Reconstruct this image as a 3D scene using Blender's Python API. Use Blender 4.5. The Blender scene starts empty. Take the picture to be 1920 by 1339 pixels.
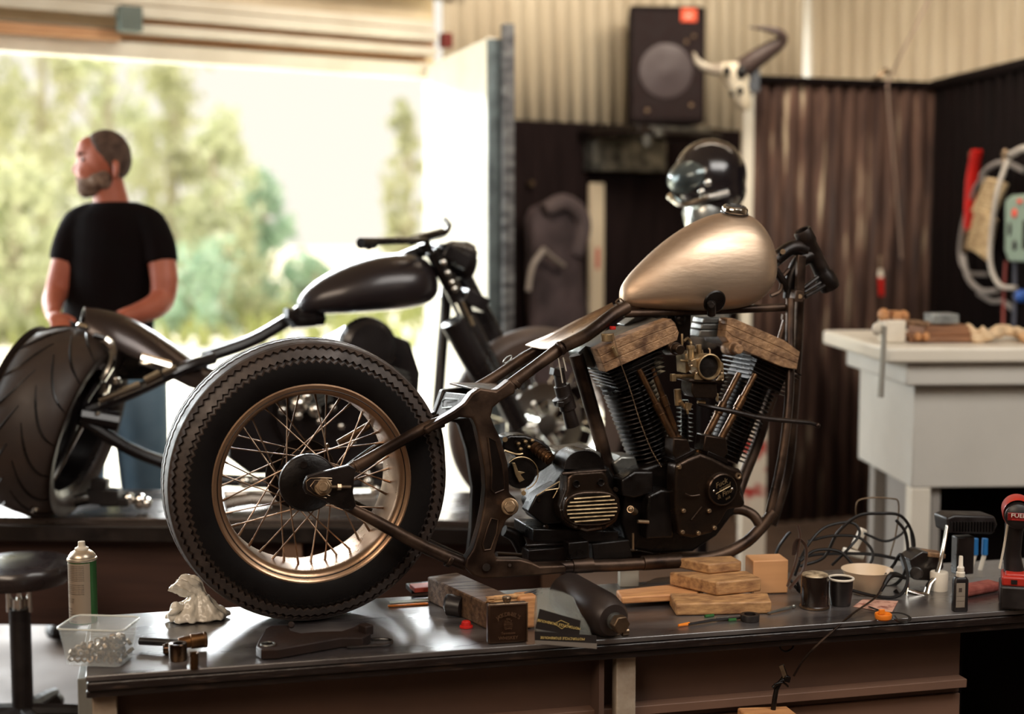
import bpy, bmesh, math, random
from mathutils import Vector, Matrix, Euler
random.seed(7)
sc = bpy.context.scene
COL = sc.collection
PI = math.pi
R = math.radians
# ---------------------------------------------------------------- camera
F = 2667.0
PITCH = R(5.35)
CAM = Vector((0, 0, 1.5))
cd = bpy.data.cameras.new('camera'); cam = bpy.data.objects.new('camera', cd); COL.objects.link(cam)
cam.location = CAM; cam.rotation_euler = (PI/2 - PITCH, 0, 0)
cd.sensor_width = 36; cd.lens = 50.0; cd.clip_end = 300
cd.dof.use_dof = True; cd.dof.focus_distance = 3.38; cd.dof.aperture_fstop = 1.4
cd.dof.aperture_blades = 0
sc.camera = cam
# ---------------------------------------------------------------- world, sun, large lights, exposure
sc.view_settings.view_transform = 'Standard'; sc.view_settings.look = 'None'
sc.view_settings.exposure = 0.0; sc.view_settings.gamma = 1.0; sc.view_settings.use_curve_mapping = False
w = bpy.data.worlds.new('overcast_sky'); sc.world = w; w.use_nodes = True
nt = w.node_tree
bg = nt.nodes['Background']
tc = nt.nodes.new('ShaderNodeTexCoord'); nz = nt.nodes.new('ShaderNodeTexNoise'); rp = nt.nodes.new('ShaderNodeValToRGB')
nz.inputs['Scale'].default_value = 2.0; nz.inputs['Detail'].default_value = 3
nt.links.new(tc.outputs['Generated'], nz.inputs['Vector']); nt.links.new(nz.outputs['Fac'], rp.inputs['Fac'])
rp.color_ramp.elements[0].color = (0.92, 0.87, 0.77, 1); rp.color_ramp.elements[0].position = .3
rp.color_ramp.elements[1].color = (0.97, 0.91, 0.79, 1); rp.color_ramp.elements[1].position = .7
nt.links.new(rp.outputs['Color'], bg.inputs['Color']); bg.inputs['Strength'].default_value = 1.12
try:
    w.cycles.sampling_method = 'AUTOMATIC'
except Exception: pass

def lamp(name, kind, loc, target, energy, color, size=1.0, size_y=None, spread=None):
    d = bpy.data.lights.new(name, kind); o = bpy.data.objects.new(name, d); COL.objects.link(o)
    d.energy = energy; d.color = color
    if kind == 'AREA':
        d.size = size
        if size_y: d.shape = 'RECTANGLE'; d.size_y = size_y
        if spread: d.spread = spread
    elif kind == 'SUN': d.angle = size
    o.location = loc
    o.rotation_euler = (Vector(target) - Vector(loc)).to_track_quat('-Z', 'Y').to_euler()
    return o
lamp('sun', 'SUN', (-14, 16, 30), (0, 0, 0), 8.0, (1, .96, .88), R(3))
# daylight from the part of the open doorway left of the frame
lamp('doorway_daylight', 'AREA', (-3.9, 5.6, 1.8), (-.3, 4.2, .9), 190, (.90, .98, 1.0), 2.3, 2.2)
# area lamp added outdoors for the bench sheen, hidden above the door header
lamp('bench_sheen_lamp', 'AREA', (-5.8, 14.0, 5.0), (-.4, 3.2, .57), 5200, (.92, .98, 1.0), 12.0, 3.1)
# warm soft key lamp added high to the left of the camera
lamp('front_key_lamp', 'AREA', (-1.9, .2, 3.0), (.3, 3.4, .8), 84, (1, .81, .63), 2.6, 1.2)
# unseen overhead lamps added to brighten the cream wall and white cabinet
lamp('overhead_fill_lamp', 'AREA', (1.1, 5.6, 3.45), (1.1, 8.2, 2.2), 105, (1, .88, .72), 2.6, .6)
lamp('overhead_fill_lamp', 'AREA', (1.9, 2.4, 3.4), (1.6, 4.8, .9), 135, (1, .96, .9), 2.8, 2.2)

# ---------------------------------------------------------------- pixel rays and local frames
def ray(px, py):
    rx = (px-960)/F; ry = -(py-669.5)/F
    s, c = math.sin(PITCH), math.cos(PITCH)
    return Vector((rx, c + ry*s, -s + ry*c))
def at(px, py, Y):
    d = ray(px, py); return CAM + d*(Y/d.y)
def onz(px, py, z):
    d = ray(px, py); return CAM + d*((z-CAM.z)/d.z)
class Frame:
    """a vertical plane frame: u along, v away from the viewer, w up"""
    def __init__(s, O, yaw):
        s.O = Vector(O); s.yaw = yaw
        s.e = Vector((math.cos(yaw), math.sin(yaw), 0)); s.n = Vector((-math.sin(yaw), math.cos(yaw), 0))
    def P(s, px, py, v=0.0):
        d = ray(px, py); t = (s.n.dot(s.O - CAM) + v)/s.n.dot(d)
        q = CAM + d*t - s.O
        return Vector((q.dot(s.e), v, q.z))
    def W(s, u, v, w=0): return s.O + s.e*u + s.n*v + Vector((0, 0, w))
YAW = R(13.6)
ZB = 0.565
_c = at(588, 908, 3.25)
BF = Frame((_c.x, _c.y, ZB), YAW)
P = BF.P
# the motorcycle stands a little askew on the bench; its wheel centre lies behind the near rim face
KYAW = R(20)
_k = at(588, 908, 3.25) + Vector((-math.sin(KYAW), math.cos(KYAW), 0))*.088
BK = Frame((_k.x, _k.y, ZB), KYAW)
def spread(v):
    s = -1 if v < 0 else 1; a = abs(v)
    return s*(a if a < .06 else .06+(a-.06)*1.45)
def PK(px, py, v=0.0): return BK.P(px, py, spread(v))
def bench_at(px, py, h=0.0):
    return onz(px, py, ZB + h)

# ---------------------------------------------------------------- mesh helpers
def crom(pts, sub):
    pts = [Vector(p) for p in pts]
    if sub <= 1 or len(pts) < 3: return pts
    out = []
    n = len(pts)
    for i in range(n-1):
        p0 = pts[i-1] if i else pts[0]*2-pts[1]; p1 = pts[i]; p2 = pts[i+1]
        p3 = pts[i+2] if i+2 < n else pts[-1]*2-pts[-2]
        for k in range(sub):
            t = k/sub
            out.append(.5*((2*p1)+(-p0+p2)*t+(2*p0-5*p1+4*p2-p3)*t*t+(-p0+3*p1-3*p2+p3)*t**3))
    out.append(pts[-1]); return out
def lerp_list(a, n):
    if not isinstance(a, (list, tuple)): return [a]*n
    out = []
    for i in range(n):
        t = i/(n-1)*(len(a)-1); k = min(int(t), len(a)-2); f = t-k
        out.append(a[k]*(1-f)+a[k+1]*f)
    return out
class MB:
    def __init__(s): s.v = []; s.f = []; s.T = None
    def add(s, vs, fs):
        b = len(s.v)
        s.v += [ (s.T @ Vector(p)) if s.T is not None else Vector(p) for p in vs]
        s.f += [tuple(i+b for i in f) for f in fs]
        return s
    def box(s, c, d, rot=None):
        x, y, z = [k/2 for k in d]; c = Vector(c)
        vs = [Vector(q) for q in ((-x,-y,-z),(x,-y,-z),(x,y,-z),(-x,y,-z),(-x,-y,z),(x,-y,z),(x,y,z),(-x,y,z))]
        if rot is not None:
            m = rot if isinstance(rot, Matrix) else Euler(rot).to_matrix()
            vs = [m @ q for q in vs]
        return s.add([c+q for q in vs], [(0,3,2,1),(4,5,6,7),(0,1,5,4),(1,2,6,5),(2,3,7,6),(3,0,4,7)])
    def prism(s, pts, d):
        n = len(pts); pts = [Vector(p) for p in pts]; d = Vector(d)
        return s.add(pts+[p+d for p in pts], [tuple(range(n)), tuple(range(2*n-1, n-1, -1))] +
                     [(i, n+i, n+(i+1) % n, (i+1) % n) for i in range(n)])
    def loft(s, rings, caps=True, close=False):
        n = len(rings[0]); m = len(rings); vs = [p for r in rings for p in r]; fs = []
        for i in range(m if close else m-1):
            a = i*n; b = ((i+1) % m)*n
            for j in range(n):
                k = (j+1) % n; fs.append((a+j, a+k, b+k, b+j))
        if caps and not close: fs += [tuple(range(n-1, -1, -1)), tuple(range((m-1)*n, m*n))]
        return s.add(vs, fs)
    def tube(s, pts, r, n=10, sub=1, caps=True, closed=False, flat=1.0, up=None):
        pts = crom(pts, sub) if not closed else [Vector(p) for p in pts]
        m = len(pts); rs = lerp_list(r, m); rings = []; prev = None
        for i, p in enumerate(pts):
            a = pts[i-1] if (i or closed) else p; b = pts[(i+1) % m] if (i < m-1 or closed) else p
            t = (b-a)
            if t.length < 1e-9: t = Vector((0, 0, 1))
            t.normalize()
            if prev is None:
                u = Vector(up) if up is not None else (Vector((0, 1, 0)) if abs(t.y) < .9 else Vector((1, 0, 0)))
            else: u = prev
            u = (u - t*u.dot(t))
            if u.length < 1e-6: u = t.orthogonal()
            u.normalize(); prev = u; w_ = t.cross(u)
            rings.append([p + u*(math.cos(2*PI*k/n)*rs[i]) + w_*(math.sin(2*PI*k/n)*rs[i]*flat) for k in range(n)])
        return s.loft(rings, caps, closed)
    def cyl(s, a, b, r, r2=None, n=24):
        return s.tube([a, b], [r, r if r2 is None else r2], n)
    def lathe(s, prof, c=(0,0,0), axis=(0,0,1), n=32, closed=False, caps=False, half=None):
        ax = Vector(axis).normalized(); c = Vector(c); u = ax.orthogonal().normalized(); w_ = ax.cross(u)
        rings = []
        for r, h in prof:
            r = max(r, 1e-5)
            rings.append([c + ax*h + (u*math.cos(2*PI*k/n) + w_*math.sin(2*PI*k/n))*r for k in range(n)])
        return s.loft(rings, caps, closed)
    def ell(s, c, r, n=16, rot=None):
        c = Vector(c); m = n//2; rings = []
        Rm = Euler(rot).to_matrix() if rot is not None else None
        for i in range(m+1):
            t = PI*(.01 + .98*i/m); rg = []
            for k in range(n):
                q = Vector((r[0]*math.sin(t)*math.cos(2*PI*k/n), r[1]*math.sin(t)*math.sin(2*PI*k/n), -r[2]*math.cos(t)))
                rg.append(c + (Rm @ q if Rm else q))
            rings.append(rg)
        return s.loft(rings)
    def build(s, name, m, parent=None, loc=None, rot=None, bevel=0, seg=2, ang=35, smooth=True, sub=0, remesh=0, smoothm=0, solid=0):
        me = bpy.data.meshes.new(name); me.from_pydata([tuple(p) for p in s.v], [], s.f)
        bm = bmesh.new(); bm.from_mesh(me); bmesh.ops.recalc_face_normals(bm, faces=bm.faces[:]); bm.to_mesh(me); bm.free()
        if smooth:
            me.polygons.foreach_set('use_smooth', [True]*len(me.polygons))
            if not remesh: me.set_sharp_from_angle(angle=R(ang))
        if m: me.materials.append(m)
        o = bpy.data.objects.new(name, me); COL.objects.link(o)
        if parent: o.parent = parent
        if loc is not None: o.location = loc
        if rot is not None: o.rotation_euler = rot
        if solid:
            md = o.modifiers.new('solid', 'SOLIDIFY'); md.thickness = solid; md.offset = 0
        if bevel:
            md = o.modifiers.new('bevel', 'BEVEL'); md.width = bevel; md.segments = seg; md.limit_method = 'ANGLE'; md.angle_limit = R(40)
            md.harden_normals = False
        if remesh:
            md = o.modifiers.new('remesh', 'REMESH'); md.mode = 'VOXEL'; md.voxel_size = remesh; md.use_smooth_shade = True
            if smoothm:
                md = o.modifiers.new('smooth', 'SMOOTH'); md.iterations = smoothm; md.factor = .5
        if sub:
            md = o.modifiers.new('sub', 'SUBSURF'); md.levels = sub; md.render_levels = sub
        return o
def tag(o, label=None, cat=None, group=None, kind=None):
    if label: o['label'] = label
    if cat: o['category'] = cat
    if group: o['group'] = group
    if kind: o['kind'] = kind
    return o
def empty(name, loc, yaw=0.0, rot=None):
    o = bpy.data.objects.new(name, None); COL.objects.link(o); o.location = loc
    o.rotation_euler = rot if rot is not None else (0, 0, yaw); o.empty_display_size = .05
    return o
def thing(name, label, cat, loc, yaw=0.0, rot=None, group=None):
    return tag(empty(name, loc, yaw, rot), label, cat, group)
def struct(o): o['kind'] = 'structure'; return o
def copy_tree(o, parent=None):
    c = o.copy(); COL.objects.link(c)
    if parent: c.parent = parent
    for ch in list(o.children): copy_tree(ch, c)
    return c
def text(s, size, m, parent, M4, name='lettering', shear=0, ext=.0006, sx=1.0, align='CENTER'):
    cu = bpy.data.curves.new(name, 'FONT'); cu.body = s; cu.size = size; cu.extrude = ext; cu.shear = shear
    cu.align_x = align; cu.align_y = 'CENTER'; cu.resolution_u = 2
    t = bpy.data.objects.new(name, cu); COL.objects.link(t)
    bpy.context.view_layer.update()
    me = bpy.data.meshes.new_from_object(t.evaluated_get(bpy.context.evaluated_depsgraph_get()))
    bpy.data.objects.remove(t)
    me.transform(Matrix.Diagonal((sx, 1, 1, 1))); me.transform(M4)
    me.materials.clear(); me.materials.append(m)
    o = bpy.data.objects.new(name, me); COL.objects.link(o)
    if parent: o.parent = parent
    return o
FACE = Matrix(((1,0,0,0),(0,0,-1,0),(0,1,0,0),(0,0,0,1)))   # text in local xz plane facing -y
def face_at(p, roll=0.0):
    return Matrix.Translation(Vector(p)) @ Matrix.Rotation(roll, 4, 'Y') @ FACE

# ---------------------------------------------------------------- materials
def C(r, g, b):
    def l(x):
        x /= 255.0
        return x/12.92 if x <= .04045 else ((x+.055)/1.055)**2.4
    return (l(r), l(g), l(b), 1.0)
def mat(name, c, rough=.5, metal=0.0, c2=None, scale=6.0, lo=.35, hi=.7, rvar=.12, bump=0.0, bscale=60.0, coat=0.0,
        stretch=(1, 1, 1), ior=1.5, trans=0.0, alpha=1.0, c3=None, spec=None, detail=5, sss=0.0, aniso=None):
    m = bpy.data.materials.new(name); m.use_nodes = True; nt = m.node_tree; b = nt.nodes['Principled BSDF']
    L = nt.links.new
    b.inputs['Base Color'].default_value = c; b.inputs['Roughness'].default_value = rough; b.inputs['Metallic'].default_value = metal
    b.inputs['IOR'].default_value = ior
    if coat: b.inputs['Coat Weight'].default_value = coat; b.inputs['Coat Roughness'].default_value = .15
    if trans: b.inputs['Transmission Weight'].default_value = trans
    if alpha < 1: b.inputs['Alpha'].default_value = alpha
    if spec is not None: b.inputs['Specular IOR Level'].default_value = spec
    if sss: b.inputs['Subsurface Weight'].default_value = sss; b.inputs['Subsurface Scale'].default_value = .02
    tc = nt.nodes.new('ShaderNodeTexCoord'); mp = nt.nodes.new('ShaderNodeMapping'); mp.inputs['Scale'].default_value = stretch
    L(tc.outputs['Object'], mp.inputs['Vector'])
    n = nt.nodes.new('ShaderNodeTexNoise'); n.inputs['Scale'].default_value = scale; n.inputs['Detail'].default_value = detail
    L(mp.outputs['Vector'], n.inputs['Vector'])
    if c2:
        r = nt.nodes.new('ShaderNodeValToRGB'); e = r.color_ramp.elements
        e[0].position = lo; e[0].color = c; e[1].position = hi; e[1].color = c2
        if c3: q = e.new((lo+hi)/2); q.color = c3
        L(n.outputs['Fac'], r.inputs['Fac']); L(r.outputs['Color'], b.inputs['Base Color'])
    if rvar:
        q = nt.nodes.new('ShaderNodeMapRange'); q.inputs['From Min'].default_value = .3; q.inputs['From Max'].default_value = .7
        q.inputs['To Min'].default_value = max(.02, rough-rvar); q.inputs['To Max'].default_value = min(1, rough+rvar)
        L(n.outputs['Fac'], q.inputs['Value']); L(q.outputs['Result'], b.inputs['Roughness'])
    if bump:
        n2 = nt.nodes.new('ShaderNodeTexNoise'); n2.inputs['Scale'].default_value = bscale; n2.inputs['Detail'].default_value = 4
        L(mp.outputs['Vector'], n2.inputs['Vector'])
        bp = nt.nodes.new('ShaderNodeBump'); bp.inputs['Strength'].default_value = bump; bp.inputs['Distance'].default_value = .004
        L(n2.outputs['Fac'], bp.inputs['Height']); L(bp.outputs['Normal'], b.inputs['Normal'])
    return m
def emis(name, c, s):
    m = bpy.data.materials.new(name); m.use_nodes = True; b = m.node_tree.nodes['Principled BSDF']
    b.inputs['Base Color'].default_value = c; b.inputs['Emission Color'].default_value = c; b.inputs['Emission Strength'].default_value = s
    return m
M = {}
M['black_paint'] = mat('black_paint', C(12,8,7), .36, .0, C(34,24,20), 12, rvar=.12, bump=.15, bscale=90, coat=.25)
M['frame'] = mat('bare_dark_steel', C(46,34,28), .42, .75, C(104,82,66), 9, lo=.42, hi=.75, rvar=.14, bump=.2, bscale=70)
M['frame_black'] = mat('weathered_black_steel', C(24,17,14), .4, .5, C(58,44,36), 10, lo=.45, hi=.8, rvar=.14, bump=.2, bscale=80)
M['raw_steel'] = mat('raw_steel', C(150,128,104), .38, .9, C(92,72,56), 14, rvar=.15, bump=.15, bscale=80)
M['rubber'] = mat('tyre_rubber', C(8,4,4), .7, 0, C(13,9,8), 20, rvar=.1, bump=.1, bscale=140, spec=.15)
M['tread'] = mat('tyre_tread_rubber', C(62,50,44), .55, 0, C(42,33,29), 30, rvar=.1, bump=.1, bscale=120)
M['rim'] = mat('brushed_rim_metal', C(186,152,122), .33, .85, C(140,108,84), 10, rvar=.1, bump=.08, bscale=50)
M['spoke'] = mat('spoke_steel', C(150,128,108), .4, .9, C(96,74,58), 30)
M['chrome'] = mat('chrome', C(225,222,215), .12, 1.0, None, rvar=.06)
M['alu'] = mat('cast_aluminium', C(150,150,145), .4, .85, C(84,84,82), 16, rvar=.15, bump=.2, bscale=90)
M['grimy_alu'] = mat('oily_cast_aluminium', C(70,56,46), .36, .85, C(30,22,18), 12, rvar=.15, bump=.2, bscale=100)
M['tan_cover'] = mat('weathered_rocker_cover', C(166,130,96), .55, .35, C(84,58,40), 34, lo=.36, hi=.70, rvar=.15, bump=.7, bscale=110)
M['carb'] = mat('carburettor_zinc', C(196,170,130), .38, .8, C(110,88,62), 26, bump=.2)
M['bronze'] = mat('tarnished_pushrod_tube', C(122,90,62), .34, .9, C(52,36,27), 34, lo=.4, hi=.7, bump=.15)
M['dark_engine'] = mat('black_engine_paint', C(10,7,6), .36, .3, C(26,19,16), 14, rvar=.14, bump=.25, bscale=90)
M['fin'] = mat('cylinder_fin', C(18,14,13), .30, .6, C(46,38,33), 18, rvar=.1)
M['bolt'] = mat('bolt_head', C(170,146,118), .42, .85, C(104,84,64), 30, bump=.3)
M['black_plastic'] = mat('black_plastic', C(22,17,17), .45, 0, C(34,27,26), 20)
M['hose'] = mat('black_cable_rubber', C(13,9,8), .5, 0, C(22,17,15), 24, spec=.3)
M['red'] = mat('red_plastic', C(196,30,22), .4, 0, C(168,22,18), 10)
M['orange'] = mat('orange_plastic', C(240,140,40), .4, 0, C(220,110,30), 10)
M['white_plastic'] = mat('white_plastic', C(225,216,200), .45, 0, C(205,194,176), 12)
M['wood'] = mat('fresh_softwood', C(206,150,98), .6, 0, C(168,112,70), 9, stretch=(1.5, 14, 14), bump=.25, bscale=30)
M['wood_end'] = mat('worn_wood_block', C(190,146,98), .62, 0, C(118,80,52), 12, lo=.35, hi=.72, stretch=(2, 6, 6), bump=.3, bscale=30)
M['old_wood'] = mat('oily_old_timber', C(110,84,62), .6, 0, C(62,44,34), 10, stretch=(1.2, 8, 8), bump=.4, bscale=30)
# ================================================================ THE SETTING
WY = R(33.7)
_h = at(805, 125, 7.5)
DF = Frame((_h.x, _h.y, 0), WY)           # door wall frame, origin at the hinge foot
DT = DF.P(805, 125)[2]                    # height of the door head
M['cream_steel'] = mat('cream_corrugated_steel', C(206,192,166), .6, 0, C(190,174,148), 3, rvar=.1, stretch=(1,1,.4))
M['dark_wall'] = mat('dark_stained_boards', C(30,19,19), .9, 0, C(20,12,12), 3, stretch=(8,8,1), spec=.15)
M['floor'] = mat('dusty_concrete', C(84,64,50), .7, 0, C(66,50,40), 2.5, bump=.2, bscale=20)
M['white_paint'] = mat('white_painted_steel', C(226,220,204), .5, 0, C(208,200,182), 3)
M['header_wood'] = mat('header_timber', C(214,164,120), .6, 0, C(186,134,92), 4, stretch=(1,10,10))
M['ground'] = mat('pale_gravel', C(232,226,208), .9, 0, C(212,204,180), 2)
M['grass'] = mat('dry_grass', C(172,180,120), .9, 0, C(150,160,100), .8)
M['teal_trim'] = mat('grey_green_rail', C(96,106,100), .5, .3)  # even grey-green of one header bar and a small block

def ribbed(name, fr, u0, u1, z0, z1, m, pitch=.1, depth=.022, v=0.0, wave=False, thick=True):
    b = MB(); pts = []
    u = u0
    while u < u1:
        if wave:
            for k in range(8): pts.append((u+pitch*k/8, v + depth*.5*math.cos(2*PI*k/8)))
        else:
            for a, d in ((0, 0), (.55, 0), (.68, -1), (.87, -1)): pts.append((u+pitch*a, v + d*depth))
        u += pitch
    n = len(pts); vs = []; fs = []
    for x, y in pts:
        vs += [fr.W(x, y, z0)-fr.O, fr.W(x, y, z1)-fr.O]
    for i in range(n-1): fs.append((2*i, 2*i+2, 2*i+3, 2*i+1))
    b.add(vs, fs); o = b.build(name, m, loc=fr.O, ang=50, solid=.003)
    return o
# floor and outside ground
_b = MB(); _e = [DF.W(-7,.12), DF.W(2.75,.12), Vector((6.5,10.2,0)), Vector((6.5,-3,0)), Vector((-6.3,-3,0))]
_b.prism([Vector((p.x,p.y,-.1)) for p in _e], (0,0,.1)); struct(_b.build('floor', M['floor'], smooth=False))
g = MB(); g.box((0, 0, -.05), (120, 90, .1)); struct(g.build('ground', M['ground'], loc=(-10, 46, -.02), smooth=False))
# cream ribbed wall: above the door and to the right of it
struct(ribbed('wall_back', DF, -7, .12, DT+.34, 3.6, M['cream_steel'], v=-.02))
struct(ribbed('wall_back', DF, .08, 2.72, 1.9, 3.6, M['cream_steel'], v=.0))
_k = DF.W(2.7, 0, 0)
_k2 = at(2150, 400, 7.6)
RF = Frame((_k.x, _k.y, 0), math.atan2(_k2.y-_k.y, _k2.x-_k.x))
struct(ribbed('wall_right', RF, 0, 4.2, 0, 3.6, M['cream_steel'], pitch=.098, v=0))
# dark boarded lower wall right of the door
zt = DF.P(1100, 231, -.03)[2]
b = MB(); b.prism([DF.W(.1,-.03,0)-DF.O, DF.W(2.72,-.03,0)-DF.O, DF.W(2.72,-.03,zt)-DF.O, DF.W(.1,-.03,zt)-DF.O], DF.n*.06)
struct(b.build('wall_lower', M['dark_wall'], loc=DF.O, smooth=False))
# left part of wall left of the door opening (outside of frame), other walls, ceiling
def wallbox(name, a, bb, z0, z1, m, t=.1):
    a = Vector(a); bb = Vector(bb); d = (bb-a); L = d.length; mid = (a+bb)/2
    o = MB().box((0, 0, (z1-z0)/2), (L, t, z1-z0)).build(name, m, loc=(mid.x, mid.y, z0), rot=(0, 0, math.atan2(d.y, d.x)), smooth=False)
    return struct(o)
M['plain_wall'] = mat('plain_wall', C(150,128,104), .8, 0, C(128,108,86), 2)
pL = DF.W(-5.2, 0); pL2 = DF.W(-7.0, 0)
wallbox('wall_left_pier', (pL2.x, pL2.y, 0), (pL.x, pL.y, 0), 0, DT+.34, M['plain_wall'])
wallbox('wall_left', (-6, -3, 0), (-6, pL2.y, 0), 0, 3.6, M['plain_wall'])
wallbox('wall_front', (-6, -3, 0), (6.5, -3, 0), 0, 3.6, M['plain_wall'])
wallbox('wall_east', (6.5, -3, 0), (6.5, 9.6, 0), 0, 3.6, M['plain_wall'])
struct(MB().box((0, 0, .05), (13.4, 13.6, .1)).build('ceiling', M['plain_wall'], loc=(0.2, 3.8, 3.6), smooth=False))
# door header: bars that run parallel with the door wall
def bar(name, y0a, y0b, y1a, y1b, v, m, pxa=0, pxb=805, d=.06, kind=True):
    """a straight beam between picture heights at its left and right ends"""
    A0 = DF.P(pxa, y0a, v); B0 = DF.P(pxb, y0b, v); A1 = DF.P(pxa, y1a, v); B1 = DF.P(pxb, y1b, v)
    zt_, zb_ = (A0.z+B0.z)/2, (A1.z+B1.z)/2
    ua = A0.x - (2.6 if pxa == 0 else 0); ub = B0.x
    c = DF.W((ua+ub)/2, v+d/2, (zt_+zb_)/2)
    o = MB().box((0,0,0), (ub-ua, d, zt_-zb_)).build(name, m, loc=c, rot=(0,0,WY), bevel=.004)
    if kind: struct(o)
    return o
bar('trim_1', 62, 118, 93, 147, 0.0, M['white_paint'], d=.12)                # door head frame
bar('trim_2', 44, 103, 56, 114, .02, M['header_wood'], pxb=800)              # thin timber above
bar('trim_3', 38, 96, 44, 103, -.03, M['teal_trim'], pxb=800, d=.03)
bar('trim_4', 12, 82, 37, 97, -.06, M['header_wood'], pxb=228, pxa=0, d=.1)  # thick timber at left
bar('trim_5', 48, 84, 62, 100, -.08, M['white_paint'], pxa=236, pxb=820, d=.08)
bar('trim_6', 35, 76, 46, 84, -.02, M['header_wood'], pxa=250, pxb=815, d=.06)
bar('trim_7', -8, 54, 12, 76, -.10, M['white_paint'], pxb=820, d=.05)
bar('trim_8', -30, 36, -10, 52, -.06, M['white_paint'], pxb=815, d=.05)
_b = MB(); _b.prism([DF.W(-7,.12,DT+.02)-DF.O, DF.W(.1,.12,DT+.02)-DF.O, DF.W(.1,.12,DT+.45)-DF.O, DF.W(-7,.12,DT+.45)-DF.O], DF.n*.04); struct(_b.build('wall_header', M['cream_steel'], loc=DF.O, smooth=False))
br = DF.P(242, 36, -.12)
struct(MB().box((0,0,0), (.1,.08,.11)).build('trim_9', M['teal_trim'], loc=DF.W(*br), rot=(0,0,WY), bevel=.004))
q = DF.P(836, 76, -.1)
tag(MB().box((0,0,0),(.05,.06,.075)).build('alarm_box', mat('dark_red_box', C(110,28,20), .5), loc=DF.W(*q), rot=(0,0,WY), bevel=.005), 'small dark red box at the right end of the door header', 'alarm box')
# open door leaf, hinged on the right jamb and swung into the room
ho = at(925, 70, 6.32); hd = Vector((ho.x-DF.O.x, ho.y-DF.O.y, 0)); Ld = hd.length; ya = math.atan2(hd.y, hd.x)
door = empty('door_1', DF.O, ya); struct(door)
MB().box((Ld/2, 0, DT/2+.01), (Ld, .045, DT-.02)).build('door_panel', M['white_paint'], door, bevel=.004)
M['galv'] = mat('galvanised_edge', C(110,120,120), .45, .6, C(74,80,82), 8)
b = MB(); b.box((Ld+.005, 0, DT/2+.01), (.02, .06, DT-.04)); b.box((Ld-.02, .05, DT/2), (.05, .045, DT-.06)); b.build('door_edge', M['galv'], door, bevel=.003)
b = MB(); b.box((Ld+.05, .05, DT/2+.05), (.05, .05, DT)); b.build('door_bar', mat('dark_bar', C(60,58,60), .5, .5, C(120,120,120), 10, stretch=(1,1,3)), door, bevel=.003)
wallj = DF.W(.06, 0, 0)
struct(MB().box((0,0,DT/2), (.12,.14,DT)).build('trim_10', M['white_paint'], loc=wallj, rot=(0,0,WY), bevel=.004))
# rusty corrugated partition and the black return wall
M['rusty'] = mat('streaked_corrugated_sheet', C(44,29,25), .7, 0, C(190,176,150), 7, lo=.42, hi=.80, c3=C(86,64,54), spec=.2, stretch=(3.2,3.2,.28), rvar=.15, detail=8)
M['soot'] = mat('soot_black_sheet', C(12,7,7), .9, 0, C(20,12,12), 3, spec=.1)
a1 = at(1418, 150, 7.0); a2 = at(1752, 162, 7.35); a3 = at(1960, 118, 6.1)
GF = Frame((a1.x, a1.y, 0), math.atan2(a2.y-a1.y, a2.x-a1.x)); gl = (Vector((a2.x,a2.y))-Vector((a1.x,a1.y))).length
struct(ribbed('wall_partition', GF, 0, gl, 0, a1.z, M['rusty'], pitch=.083, depth=.026, wave=True))
GR = Frame((a2.x, a2.y, 0), math.atan2(a3.y-a2.y, a3.x-a2.x))
struct(ribbed('wall_side', GR, 0, 2.6, 0, a2.z, M['soot'], pitch=.12, depth=.02))
b = MB(); b.tube([at(1425,148,6.98), at(1752,160,7.33)], .018, 8); b.tube([at(1752,160,7.33), at(1962,112,6.08)], .03, 8)
struct(b.build('trim_11', M['soot']))
# pale pillar beside the partition
pl = at(1404, 300, 7.05)
struct(MB().box((0,0,1.1), (.07,.07,2.2)).build('trim_12', M['white_paint'], loc=(pl.x, pl.y, 0), bevel=.004))
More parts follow.
